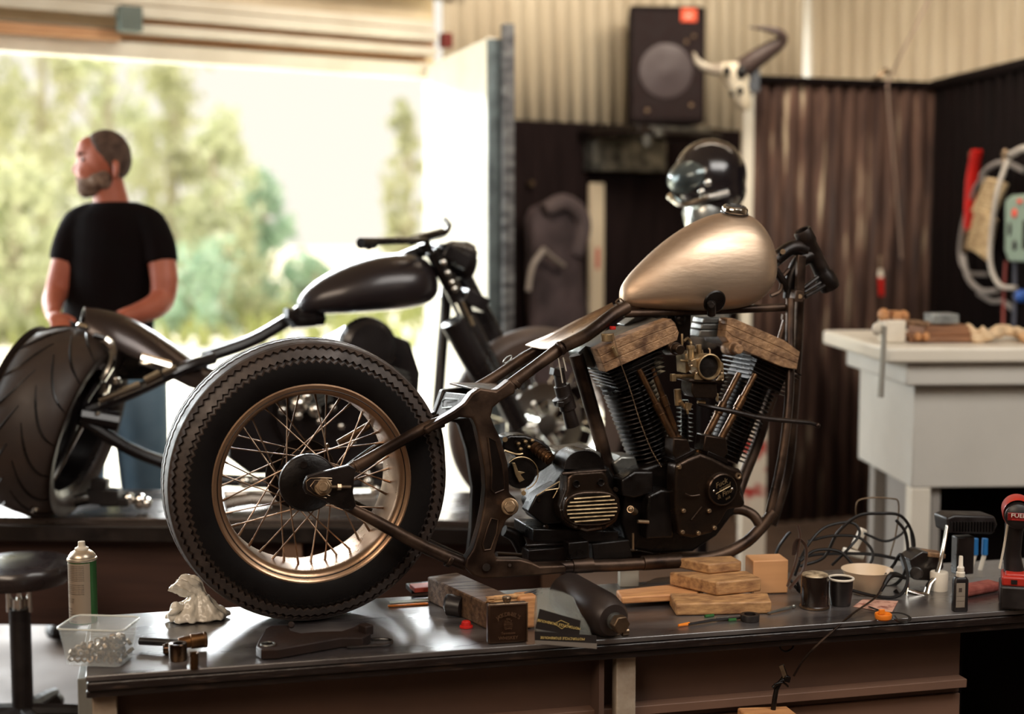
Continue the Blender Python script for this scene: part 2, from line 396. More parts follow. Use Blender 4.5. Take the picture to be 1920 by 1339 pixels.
# ---------------------------------------------------------------- outside: trees
M['leaf'] = [mat('hazed_pale_leaf', C(226,230,200), .7, 0, C(208,216,180), .6), mat('hazed_olive_leaf', C(222,222,192), .7, 0, C(202,206,170), .6),  # leaf colours paled to carry haze and overexposure
             mat('hazed_blue_green_leaf', C(202,226,206), .7, 0, C(184,214,192), .6)]
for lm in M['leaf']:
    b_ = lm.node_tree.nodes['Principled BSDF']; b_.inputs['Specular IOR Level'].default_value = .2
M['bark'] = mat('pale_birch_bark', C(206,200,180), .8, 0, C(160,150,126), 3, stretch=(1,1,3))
def tree(name, label, px, py_top, py_bot, halfw, D, li, n=2600, group=None, col=False):
    base = at(px, 900, D); top = at(px, py_top, D).z; bot = at(px, py_bot, D).z; hw = halfw/F*D
    t = thing(name, label, 'tree', (base.x, base.y, -.05), group=group)
    rnd = random.Random(int(px*7+D*13))
    b = MB(); lean = rnd.uniform(-.3, .3)
    b.tube([(0,0,0),(lean*.3,0,top*.4),(lean,0,top*.93)], [.16,.11,.03], 8, 4)
    for k in range(9):
        a = rnd.uniform(0, 2*PI); z0 = bot + (top-bot)*rnd.uniform(.05,.75)
        b.tube([(lean*z0/top,0,z0-.2),(math.cos(a)*hw*.4,math.sin(a)*hw*.4,z0+.5),(math.cos(a)*hw*.8,math.sin(a)*hw*.8,z0+1.0)],[.05,.03,.01],5,2)
    b.build('trunk', M['bark'], t)
    b = MB(); cl = []
    for k in range(46):
        h = rnd.random(); z = bot + (top-bot)*h; rr = hw*(math.sin(PI*min(1, .12+h*.86))**.7)
        a = rnd.uniform(0, 2*PI); q = math.sqrt(rnd.random())*rr
        cl.append((math.cos(a)*q, math.sin(a)*q, z, rnd.uniform(.28,.62)*hw*.55))
    for k in range(n):
        c = rnd.choice(cl); p = Vector((c[0]+rnd.gauss(0,c[3]*.55), c[1]+rnd.gauss(0,c[3]*.55), c[2]+rnd.gauss(0,c[3]*.6)))
        s_ = rnd.uniform(.08,.17)*D/26; m3 = Euler((rnd.uniform(-1.2,1.2), rnd.uniform(-1.2,1.2), rnd.uniform(0,6))).to_matrix()
        b.add([p+m3@Vector(q_) for q_ in ((-s_,0,0),(0,-s_*.6,0.02),(s_,0,0),(0,s_*.6,.02))], [(0,1,2,3)])
    b.build('foliage', M['leaf'][li], t, smooth=False)
    return t
TL = 'trees beyond the yard'
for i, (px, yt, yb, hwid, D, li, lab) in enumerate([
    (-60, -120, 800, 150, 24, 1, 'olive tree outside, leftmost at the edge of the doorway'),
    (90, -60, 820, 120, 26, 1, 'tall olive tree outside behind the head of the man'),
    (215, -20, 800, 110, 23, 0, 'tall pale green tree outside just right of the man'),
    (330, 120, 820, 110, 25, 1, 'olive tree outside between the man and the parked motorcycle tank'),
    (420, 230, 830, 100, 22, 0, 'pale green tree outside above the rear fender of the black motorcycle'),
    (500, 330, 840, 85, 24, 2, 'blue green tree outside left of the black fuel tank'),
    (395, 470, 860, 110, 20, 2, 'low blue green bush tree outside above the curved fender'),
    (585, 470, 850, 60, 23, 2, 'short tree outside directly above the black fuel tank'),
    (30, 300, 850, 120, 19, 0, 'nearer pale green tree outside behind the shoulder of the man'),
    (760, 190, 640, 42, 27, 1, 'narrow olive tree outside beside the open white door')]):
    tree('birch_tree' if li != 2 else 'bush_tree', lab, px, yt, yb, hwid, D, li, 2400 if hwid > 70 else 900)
b = MB()
rnd = random.Random(5)
for k in range(2600):
    p = Vector((rnd.uniform(-24, 4), rnd.uniform(17, 30), 0)); s_ = rnd.uniform(.1,.3)
    b.add([p+Vector((-s_*.3,0,0)), p+Vector((s_*.3,0.05,0)), p+Vector((rnd.uniform(-.2,.2),0,s_*1.6))], [(0,1,2)])
tag(b.build('grass', M['grass'], loc=(0,0,-.06), smooth=False), 'pale dry grass under the trees outside the doorway', 'grass', kind='stuff')
# ================================================================ THE WORKBENCH
M['bench_top'] = mat('worn_varnished_bench_top', C(50,46,47), .36, 0, C(92,86,84), 9, lo=.4, hi=.7, rvar=.16, bump=.12, bscale=110, coat=1, ior=2.0, stretch=(.45,1.2,1))
_n = M['bench_top'].node_tree; _p = _n.nodes['Principled BSDF']; _p.inputs['Coat Roughness'].default_value = .3; _n.links.new(_p.inputs['Normal'].links[0].from_socket, _p.inputs['Coat Normal'])
M['bench_edge'] = mat('chipped_black_edge', C(26,17,15), .4, 0, C(84,62,48), 26, lo=.56, hi=.9, bump=.5, bscale=60, coat=.3, stretch=(.5,1,3))
M['bench_panel'] = mat('brown_painted_board', C(94,70,58), .65, 0, C(78,57,47), 3)
M['bench_leg'] = mat('pale_scuffed_post', C(176,162,144), .6, 0, C(140,122,104), 16, bump=.3)
bench = thing('workbench', 'long black topped workbench carrying the bare motorcycle frame', 'workbench', (BF.O.x, BF.O.y, 0), YAW)
uL = BF.P(158, 1268, 0)
_q = onz(160, 1269, ZB) - BF.O; u0 = _q.dot(BF.e); v0 = _q.dot(BF.n)
_q = onz(735, 1120, ZB) - BF.O; v1 = _q.dot(BF.n)
u1 = 2.55
b = MB(); b.prism([(u0,v0,ZB),(u1,v0,ZB),(u1,v1,ZB),(u0-.01,v1,ZB)], (0,0,-.012)); b.build('bench_top', M['bench_top'], bench, bevel=.002)
b = MB(); b.box(((u0+u1)/2, (v0+v1)/2+.002, ZB-.0235), (u1-u0-.004, v1-v0+.006, .019)); b.box(((u0+u1)/2, (v0+v1)/2+.006, ZB-.042), (u1-u0, v1-v0-.004, .016))
b.build('bench_edge', M['bench_edge'], bench, bevel=.003)
b = MB(); b.box((u0+.035, v0+.06, (ZB-.05)/2), (.05, .05, ZB-.05)); b.build('bench_leg', M['bench_leg'], bench, bevel=.003)
_l = BF.P(1171, 1280, v0+.045)
b = MB(); b.box((_l.x, v0+.05, (ZB-.05)/2), (.047, .035, ZB-.05)); b.build('bench_leg', M['bench_leg'], bench, bevel=.003)
b = MB(); b.box((u0-.005, (v0+v1)/2+.03, (ZB-.02)/2), (.03, v1-v0-.05, ZB-.022)); b.build('end_panel', mat('scuffed_grey_panel', C(150,152,148), .6, 0, C(104,104,100), 9, stretch=(1,1,.3)), bench, bevel=.002)
ur = BF.P(1800, 1240, v0+.1).x
b = MB(); b.box(((u0+ur)/2+.02, v0+.11, ZB-.14), (ur-u0-.04, .02, .18)); b.build('apron_board', M['bench_panel'], bench, bevel=.002)
_s = BF.P(1300, 1322, v0+.075)
b = MB(); b.box(((u0+ur)/2+.02, v0+.09, _s.z+ZB-.0), (ur-u0-.04, .05, .022)); b.box(((u0+ur)/2+.02, v0+.105, (_s.z+ZB)/2-.02), (ur-u0-.04, .02, _s.z+ZB-.03)); b.build('lower_board', mat('lighter_brown_board', C(122,92,76), .6, 0, C(104,78,64), 3), bench, bevel=.002)
b = MB(); b.box((_l.x-.06, v0+.10, (ZB-.05)/2), (.012, .14, ZB-.06)); b.build('divider_board', M['bench_panel'], bench)
b = MB(); b.box((u1-.3, v1-.05, (ZB-.05)/2), (.05,.05,ZB-.05)); b.build('bench_leg', M['bench_leg'], bench)
b = MB(); b.box(((ur+u1)/2, v0+.34, (ZB-.06)/2), (u1-ur, .02, ZB-.06)); b.box((ur+.005, v0+.22, (ZB-.06)/2), (.015, .22, ZB-.06)); b.build('dark_fill_board', M['soot'], bench)  # black boards added to darken the space under the right end

# ================================================================ THE MOTORCYCLE ON THE BENCH
bike = thing('motorcycle', 'bare custom motorcycle with raw metal fuel tank and twin cylinder engine on the workbench', 'motorcycle', BK.O, KYAW)
P = PK
px = 1/812.0
# ---- rear wheel
wc = Vector((0, 0, (at(588, 908, 3.25)).z-ZB)); RT = wc.z-.0005; WZ = wc.z
def tyre_mesh(Rt, teeth):
    # rows from the bead to the crown: (axial half coordinate, radius, zigzag amplitude, along the shoulder or across)
    k = Rt - .335
    side = [(.080,.222,0,0),(.087,.230,0,0),(.094,.243,0,0),(.0975,.260,0,0),(.0972,.275,0,0)]
    sh = [(.0950,.2850,.0042,1),(.0860,.2870,.0042,1),(.0825,.2935,.0042,1),(.0900,.2965,.0042,1),(.0805,.3120,.0036,1),(.0725,.3085,.0036,1),(.0690,.3140,.0036,1),(.0745,.3190,.0036,1),
          (.0640,.3262,0,0),(.0630,.3285,0,0),(.0600,.3296,0,0),(.0585,.3284,0,0),
          (.0340,.3330,.0035,2),(.0320,.3240,.0035,2),(.0240,.3250,.0035,2),(.0225,.3342,.0035,2),(.0060,.3350,.0035,2),(.0045,.3270,.0035,2)]
    rows = [(-a, r+k, z, t, 1) for a, r, z, t in side+sh] + [(a, r+k, z, t, -1) for a, r, z, t in reversed(side+sh)]
    N = teeth*2; rings = []
    for j in range(N):
        th = 2*PI*j/N; s_ = 1 if j % 2 else -1; rg = []
        for a, r, z, t, sd in rows:
            aa, rr = a, r
            if t == 1: rr = r + s_*z*.8; aa = a + sd*s_*z*.6
            elif t == 2: aa = a + s_*z
            rg.append(Vector((rr*math.cos(th), aa, rr*math.sin(th))))
        rings.append(rg)
    return rings, len(rows)
rings, nr = tyre_mesh(RT, 104)
b = MB(); b.loft(rings, caps=False, close=True)
b.v = [v + wc for v in b.v]
tyre = b.build('rear_tyre', M['rubber'], bike, ang=28)
tyre.data.materials.append(M['tread'])
for pl_ in tyre.data.polygons:
    c = pl_.center - wc; r_ = math.hypot(c.x, c.z)
    if r_ > RT-.051: pl_.material_index = 1
b = MB()   # moulded pimples on the lower sidewall
for k in range(60):
    th = R(225 + 90*k/60); 
    for rr in (RT-.056, RT-.063):
        b.ell(wc+Vector((rr*math.cos(th), -.0972, rr*math.sin(th))), (.0012,.0012,.0012), 6)
b.build('sidewall_beads', M['rubber'], tyre)
b = MB()
prof = [(.205,0),(.2055,-.040),(.2075,-.062),(.2085,-.074),(.2135,-.0825),(.2195,-.086),(.2265,-.0875),(.230,-.0905),(.2335,-.0895),(.234,-.086),(.231,-.082),
        (.222,-.070),(.214,-.04),(.2125,.04),(.222,.070),(.231,.082),(.234,.086),(.2335,.0895),(.230,.0905),(.2265,.0875),(.2195,.086),(.2135,.0825),(.2085,.074),(.2075,.062),(.2055,.040)]
b.lathe(prof, wc, (0,1,0), 96, closed=True)
rim = b.build('rear_rim', M['rim'], bike, ang=50)
b = MB(); b.tube([wc+Vector((.2205*math.cos(2*PI*k/96), -.0866, .2205*math.sin(2*PI*k/96))) for k in range(96)], .0012, 6, closed=True); b.build('rim_bead', M['frame_black'], rim)
b = MB(); b.lathe([(.0,-.062),(.034,-.062),(.036,-.052),(.056,-.050),(.060,-.046),(.060,-.040),(.036,-.036),(.030,-.02),(.030,.02),(.036,.036),(.06,.04),(.06,.05),(.0,.05)], wc, (0,1,0), 48)
hub = b.build('rear_hub', M['frame_black'], bike)
b = MB(); b.lathe([(.0,-.078),(.030,-.078),(.048,-.072),(.062,-.070),(.068,-.066),(.068,-.058),(.0,-.056)], wc+Vector((-.008,0,0)), (0,1,0), 48); dr = b.build('brake_drum', M['dark_engine'], bike)
b = MB(); b.tube([wc+Vector((-.008+.066*math.cos(2*PI*k/64), -.067, .066*math.sin(2*PI*k/64))) for k in range(64)], .0022, 6, closed=True); b.cyl(wc+Vector((-.02,-.079,.045)), wc+Vector((-.02,-.070,.045)), .008); b.build('drum_rim', M['frame_black'], dr)
# 40 laced spokes
for k in range(40):
    side_ = -1 if k % 2 else 1; ring = k//2; lead = 1 if ring % 2 else -1
    a_r = 2*PI*k/40 + .05; a_h = a_r + lead*R(68)
    p0 = wc + Vector((.055*math.cos(a_h), side_*(.043 if lead > 0 else .047), .055*math.sin(a_h)))
    p1 = wc + Vector((.2055*math.cos(a_r), side_*.006, .2055*math.sin(a_r)))
    d = (p1-p0).normalized()
    b = MB(); b.tube([p0, p1-d*.018], .0019, 6); b.cyl(p1-d*.02, p1, .0028, .0034, 6)
    b.cyl(p0-d*.002, p0+d*.006, .0032, .0026, 6)
    b.build('spoke', M['spoke'], rim)
# ---- frame tubes (each traced at its own lateral position)
VN, VF = -.108, .108
fr = MB()
fr.tube([P(655,880,VN), P(690,862,VN), P(790,806,VN), P(830,790,VN)], [.0125,.0135,.0135,.0145], 14, 3)
fr.tube([P(648,948,VN), P(700,975,VN), P(800,1028,VN), P(872,1058,VN)], [.012,.0145,.0155,.016], 14, 3)
fr.tube([P(958,722,VN), P(1000,690,VN), P(1052,652,VN+.008)], [.0165,.0145,.0165], 14, 3)
fr.tube([P(1052,652,VN+.008), P(1100,628,VN+.05), P(1150,590,-.022), P(1175,576,-.012)], [.0155,.017,.0175,.0175], 14, 3)
# far side rails
fr.tube([P(880,735,VF), P(930,706,VF), P(988,668,VF), P(1050,635,VF-.03), P(1130,592,.03), P(1175,576,.0)], [.0135,.0135,.0145,.015,.016,.016], 14, 3)
# backbone and horizontal tubes under the tank
fr.tube([P(1160,580,0), P(1230,562,0), P(1330,520,0), P(1465,480,0)], .018, 14, 3)
fr.tube([P(1170,588,-.012), P(1300,584,-.02), P(1478,576,-.02)], .0105, 12, 2)
fr.tube([P(1475,590,-.02), P(1474,600,-.02)], .014, 12)
# lower rails
for v_, r_ in ((-.095,.0155), (.095,.0155)):
    fr.tube([P(940,1068,v_) if v_ < 0 else P(930,1046,v_), P(1060,1063,v_) if v_<0 else P(1060,1052,v_), P(1200,1058,v_) if v_<0 else P(1200,1040,v_), P(1330,1046,v_), P(1390,1023,v_), P(1425,992,v_), P(1450,960,v_)], r_, 14, 4)
fr.tube([P(1072,1062,-.095), P(1110,1060,-.095)], .0185, 14); fr.tube([P(1205,1056,-.095), P(1275,1052,-.095)], .0185, 14)
fr.tube([P(1352,960,-.06), P(1385,955,-.07), P(1412,966,-.085), P(1428,990,-.095)], .014, 12, 4)
# down tubes
fr.tube([P(1482,560,-.03), P(1481,620,-.045), P(1480,740,-.075), P(1466,860,-.09), P(1443,962,-.093)], .0118, 12, 4)
fr.tube([P(1500,560,.03), P(1496,650,.05), P(1489,760,.08), P(1478,880,.1), P(1448,985,.1)], .0125, 12, 4)
fr.tube([P(1448,742,.03), P(1436,775,.03), P(1420,830,.03), P(1396,890,.02), P(1380,935,.0)], .0155, 12, 4)
fr.tube([P(1474,600,0), P(1462,640,0), P(1446,690,0)], .0095, 10, 2)
fr.tube([P(1080,665,0), P(1105,750,0), P(1130,840,0), P(1160,960,0)], .0185, 14, 3)          # seat post
fr.tube([P(1445,555,.0), P(1463,545,0), P(1468,520,0), P(1480,505,0)], .006, 8, 3)
frame = fr.build('frame', M['frame'], bike, ang=40)
def zcap(name, pts, v, d, m, par, bevel=.003, seg=2):
    b = MB(); b.prism([P(x, y, v) for x, y in pts], (0, d, 0)); return b.build(name, m, par, bevel=bevel, seg=seg)
# side forging
fp = [(885,738),(900,728),(930,733),(945,722),(957,712),(967,722),(966,738),(940,752),(925,765),(921,782),(928,800),(937,818),(946,845),(953,870),(955,900),(956,925),(968,935),(972,952),(962,968),(950,976),(942,992),(935,1010),(928,1036),(932,1049),(976,1049),(998,1055),(1013,1062),(1062,1060),(1062,1075),(1000,1081),(950,1084),(905,1086),(888,1080),(872,1064),(876,1048),(888,1030),(900,990),(908,950),(911,915),(909,880),(902,840),(893,800),(886,785),(862,783),(800,815),(796,803),(850,772),(872,756)]
cast = zcap('side_forging', fp, -.128, .036, M['frame'], bike, .005, 3)
def lip(pts, v, par, r=.0022, m='frame'):
    b = MB(); b.tube([P(x, y, v) for x, y in pts], r, 6, closed=True); return b.build('raised_lip', M[m], par)
for pts in ([(915,820),(930,828),(942,870),(946,905),(945,918),(928,925),(921,918),(922,880)], [(921,972),(934,975),(931,1000),(920,1030),(908,1032),(905,1020),(914,990)]):
    cx = sum(p[0] for p in pts)/len(pts); cy = sum(p[1] for p in pts)/len(pts)
    zcap('pocket_shade_panel', pts, -.1295, .006, M['frame_black'], cast, .001)  # pocket shade put in as a darker plate, slightly proud of the forging
    lip(pts, -.129, cast)
b = MB(); b.tube([P(912,1064,-.131), P(912,1064,-.124)], .0095, 16); b.tube([P(956,1060,-.131), P(956,1060,-.124)], .004, 12); b.build('forging_hole_boss', M['frame_black'], cast)
b = MB(); b.cyl(P(956,950,-.152), P(956,950,-.13), .0155, .0165, 6); b.cyl(P(956,950,-.134), P(956,950,-.124), .021, None, 24); b.build('hex_bolt', M['bolt'], cast, bevel=.002)
# far side forging and cross plates
fp2 = [(x+(0 if x < 900 else 6), y-4) for x, y in fp]
b = MB(); b.prism([P(x-8, y-6, .092) for x, y in [(838,738),(905,730),(915,760),(900,800),(915,850),(930,920),(925,1000),(905,1060),(885,1060),(892,1000),(895,920),(884,850),(868,800),(820,790)]], (0, .03, 0)); b.build('far_forging', M['frame_black'], bike, bevel=.005)
b = MB()
ring = lambda x, y, v, dz: P(x, y, v)+Vector((0,0,dz))
top = [P(890,728,-.115), P(940,736,-.11), P(932,718,.1), P(842,717,.1)]
b.prism(top, (0,0,-.006)); cp = b.build('cross_plate', M['frame'], bike, bevel=.002)
b = MB(); b.prism([P(882,740,-.11), P(876,785,-.11), P(810,790,.1), P(832,735,.1)], (.006,0,0)); b.build('cross_plate', M['frame_black'], bike, bevel=.002)
b = MB(); b.tube([P(830,752,.06), P(835,748,.02), P(868,750,-.06), P(866,762,-.06), P(830,765,.04)], .003, 6, closed=True); b.build('slot_lip', M['alu'], cp)
# seat pan: sheet stretched between the converging rails
M['pan'] = mat('brushed_seat_pan', C(168,140,112), .36, .85, C(120,94,72), 8, stretch=(1,4,4), bump=.1)
L_ = [(985,656,.10),(1030,636,.085),(1080,610,.055),(1148,577,.02)]
N_ = [(1050,660,-.10),(1075,645,-.08),(1110,620,-.045),(1156,582,-.012)]
b = MB(); rows = []
for (a, c_) in zip(L_, N_):
    A = P(*a)+Vector((0,0,.012)); B = P(*c_)+Vector((0,0,.010)); rows.append([A.lerp(B, t/8) + Vector((0,0,-.006*math.sin(PI*t/8))) for t in range(9)])
vs = [p for r_ in rows for p in r_]; fs = [(i*9+j, i*9+j+1, i*9+j+10, i*9+j+9) for i in range(3) for j in range(8)]
b.add(vs, fs); b.build('seat_pan', M['pan'], bike, solid=.003, bevel=0)
b = MB(); lp = [P(952+8*math.cos(t*PI/6)*1.0, 674+5*math.sin(t*PI/6)-5*math.cos(t*PI/6), VF-.014) for t in range(12)]; b.tube(lp, .0018, 6, closed=True); b.build('rail_slot', M['alu'], bike)
# weld collars
b = MB()
for x, y, x2, y2, r_ in ((962,722,968,715,.0178),(796,806,802,801,.0155),(664,876,670,873,.0150),(838,1048,846,1052,.0178),(1048,655,1054,651,.018)):
    b = MB(); b.tube([P(x,y,VN), P(x2,y2,VN)], r_, 14); b.build('weld_collar', M['frame'], bike, bevel=.002)
# axle plates, nut and adjuster
ap = [(570,905),(576,893),(600,886),(655,872),(668,880),(664,900),(662,925),(668,948),(660,958),(640,955),(600,935),(574,926),(569,916)]
pl1 = zcap('axle_plate', ap, -.118, .012, M['black_paint'], bike, .002)
lip([(574,903),(582,897),(606,896),(622,897),(622,902),(606,901),(590,901),(582,912),(590,922),(604,924),(618,930),(612,934),(590,928),(576,918)], -.1185, pl1, .0011, 'raw_steel')
b = MB(); b.prism([P(x,y,.106) for x, y in ap], (0,.012,0)); b.build('axle_plate', M['black_paint'], bike, bevel=.002)
b = MB(); b.cyl(P(606,913,-.135), P(606,913,.13), .0085, None, 16); b.build('axle', M['raw_steel'], bike, bevel=.001)
b = MB(); b.cyl(P(606,913,-.130), P(606,913,-.120), .0175, None, 6); b.cyl(P(606,913,-.121), P(606,913,-.1175), .0205, None, 24); b.cyl(P(606,913,-.137), P(606,913,-.128), .011, .010, 16); b.build('axle_nut', M['bolt'], bike, bevel=.0012)
b = MB(); b.cyl(P(620,913,-.123), P(658,913,-.123), .0035, None, 10); b.cyl(P(632,913,-.123), P(639,913,-.123), .008, None, 6); b.build('chain_adjuster', M['raw_steel'], bike)
b = MB(); b.tube([P(640,890,-.06), P(700,842,.0), P(770,800,.05), P(850,770,.09)], .006, 8, 2); b.build('brake_rod', M['frame_black'], bike)
# inner guard behind the wheel
b = MB(); pts = []
for k in range(22):
    t = R(20 - 78*k/21); pts.append((.352*math.cos(t), .352*math.sin(t)))
rgs = []
for x, z in pts:
    n_ = Vector((x,0,z)).normalized(); c_ = wc + Vector((x,0,z))
    rgs.append([c_+Vector((0,.112,0)), c_+n_*.030+Vector((0,.112,0)), c_+n_*.030+Vector((0,.142,0)), c_+Vector((0,.142,0))])
b.loft(rgs); b.build('belt_guard', M['black_paint'], bike, bevel=.002)
# far side brake disc carrier and hose seen through the spokes
b = MB(); b.lathe([(.03,.055),(.084,.055),(.086,.058),(.084,.061),(.03,.061)], wc, (0,1,0), 48); b.build('rear_sprocket', M['frame_black'], bike)
b = MB(); b.cyl(P(634,832,.12), P(692,798,.12), .0095, None, 14); b.cyl(P(610,838,.12), P(616,835,.12), .006, None, 10); b.build('far_stay_sleeve', M['raw_steel'], bike)
b = MB(); b.tube([P(652,880,VF), P(700,845,VF), P(790,795,VF), P(820,778,VF)], .0125, 12, 2); b.tube([P(640,935,VF), P(700,965,VF), P(800,1018,VF), P(870,1050,VF)], .0125, 12, 2); b.build('far_stay', M['frame_black'], bike)
# ---- neck
b = MB()
tA = P(1504,432,0); tB = P(1557,541,0); ax = (tB-tA).normalized()
prof = [(.0175,0),(.0225,-.001),(.0245,.003),(.0245,.028),(.0215,.032),(.0215,.085),(.0225,.098),(.0275,.106),(.0285,.128),(.026,.137),(.018,.138),(.0175,.12)]
b.lathe([(r_, h*(tB-tA).length/.137) for r_, h in prof], tA, ax, 32, closed=True)
neck = b.build('steering_head', M['frame_black'], bike)
b = MB()
b.tube([P(1452,488,0), P(1475,470,0), P(1492,464,0), P(1510,470,0)], [.020,.019,.021,.020], 14, 3)
b.tube([P(1478,560,0), P(1484,520,0), P(1500,490,0), P(1520,478,0)], [.014,.016,.02,.02], 14, 3)
b.tube([P(1452,505,0), P(1470,530,0), P(1482,560,0)], .011, 10, 2)
b.build('neck_gusset', M['frame_black'], neck)
b = MB(); b.prism([P(1497,478,-.045), P(1512,480,-.045), P(1509,546,-.045), P(1494,544,-.045)], (0,.012,0)); b.prism([P(1494,544,-.048), P(1509,546,-.048), P(1506,567,-.048), P(1490,566,-.048)], (0,.03,0))
b.build('steering_stop_bracket', M['frame'], neck, bevel=.0015)
b = MB(); b.cyl(P(1500,556,-.05), P(1500,556,-.045), .006, None, 12); b.cyl(P(1468,472,-.028), P(1468,472,-.02), .007, None, 12); b.build('bracket_bolt', M['bolt'], neck)
b = MB(); b.tube([P(1507,540,-.035), P(1533,520,-.03)], .0062, 10); b.tube([P(1510,556,-.035), P(1545,536,-.02)], .0062, 10); b.tube([P(1508,548,-.04), P(1538,530,-.03)], .005, 8); b.build('fork_stop_pin', M['frame_black'], neck)
# ---- fuel tank
st = [ # px, y_top, y_bottom, half width
 (1163.5,544,566,.010),(1168,534,572,.022),(1178,519,577,.034),(1195,500,580,.047),(1220,476,582,.061),(1250,450,584,.075),(1280,429,585,.087),(1310,412,586,.096),(1340,400,585,.102),
 (1370,396,582,.104),(1395,399,577,.102),(1411,409,568,.095),(1426,427,556,.081),(1436,448,541,.063),(1442,470,522,.040),(1444,485,508,.020)]
b = MB(); rgs = []
for x, yt, yb, hw in st:
    T_ = P(x, yt, -.0); Bm = P(x, yb, -.045)
    zt_, zb_ = T_.z, Bm.z; cxl = T_.x
    h = zt_-zb_; rg = []; n = 36
    for k in range(n):
        t = 2*PI*k/n; c_, s_ = math.cos(t), math.sin(t)
        if s_ >= 0:   # upper part: broad shoulders
            y_ = hw*math.copysign(abs(c_)**.92, c_); z_ = zb_+h*.40 + h*.60*(abs(s_)**.95)
        else:
            y_ = hw*math.copysign(abs(c_)**.80, c_); z_ = zb_+h*.40 - h*.40*(abs(s_)**.85)
        rg.append(Vector((cxl, y_, z_)))
    rgs.append(rg)
b.loft(rgs)
M['tank'] = mat('brushed_bare_tank', C(204,180,156), .47, .9, C(176,150,126), 5, rvar=.10, bump=.12, bscale=30, stretch=(.8,3,4))
tank = b.build('fuel_tank', M['tank'], bike, ang=80, sub=2)
cc = P(1377,400,-.018); cup = Vector((.05,-.25,.97)).normalized()
b = MB(); b.lathe([(.0,.019),(.022,.019),(.0315,.017),(.0335,.013),(.0335,.006),(.031,.003),(.0,.002)], cc, cup, 40); cap = b.build('filler_cap', M['chrome'], tank)
b = MB(); b.lathe([(.034,0),(.0365,.001),(.036,.004),(.034,.004)], cc, cup, 40, closed=True); b.build('cap_gasket', M['black_paint'], cap)
b = MB()
e1 = cup.cross(Vector((0,1,0))).normalized(); e2 = cup.cross(e1).normalized()
for k in (-1,0,1):
    o_ = cc + cup*.0195 + e2*(.011*k); L2 = math.sqrt(.024**2-(.011*k)**2)
    b.tube([o_-e1*L2, o_+e1*L2], .0009, 6)
b.tube([cc+cup*.0195+(e1*math.cos(2*PI*k/32)+e2*math.sin(2*PI*k/32))*.027 for k in range(32)], .0008, 6, closed=True)
b.build('cap_groove', M['black_paint'], cap)
b = MB(); b.lathe([(.0,-.004),(.028,-.003),(.031,.0),(.028,.004),(0,.004)], P(1340,566,-.093), (0,1,.35), 30); b.build('tank_badge_recess', M['dark_engine'], tank)
b = MB(); b.cyl(P(1334,572,-.112), P(1334,572,-.08), .0085, .0085, 8); b.cyl(P(1334,568,-.104), P(1334,590,-.09), .011, None, 12); b.build('tank_mount', M['frame_black'], tank, bevel=.001)
b = MB(); b.tube([P(1160,572,-.02), P(1155,566,-.025), P(1163,560,-.025), P(1172,568,-.02), P(1182,574,-.02), P(1168,580,-.02)], .0022, 6, 4); b.build('tail_wire_loop', M['raw_steel'], tank)

# ---- engine
VC = -.01
def axis(p0, p1): return (p1-p0)
eng = MB()
# crankcase
eng.prism([P(x,y,-.075) for x, y in [(1172,905),(1200,880),(1240,868),(1275,868),(1330,855),(1385,890),(1396,930),(1398,950),(1370,972),(1345,1005),(1300,1035),(1230,1040),(1180,1030),(1165,980)]], (0,.16,0))
engine = eng.build('engine', M['dark_engine'], bike, bevel=.008, seg=3)
def cylinder(tx, ty, bx, by, lean_fins, wn):
    T_ = P(tx, ty, 0); B_ = P(bx, by, 0); a = (T_-B_); L = a.length; a = a.normalized(); side = a.cross(Vector((0,1,0))).normalized()
    Rm = Matrix((side, Vector((0,1,0)), a)).transposed()
    b = MB(); b.cyl(B_, T_, .047, None, 24)
    nf = 19
    for k in range(nf):
        f = k/(nf-1); r_ = .062 + .008*f
        c_ = B_ + a*(L*(.05+.90*f))
        b.lathe([(.046,-.0012),(r_,-.0009),(r_+.0006,0),(r_,.0009),(.046,.0012)], c_, a, 36, closed=True)
    cyl_ = b.build('cylinder', M['fin'], engine, ang=50)
    return T_, B_, a, side, Rm
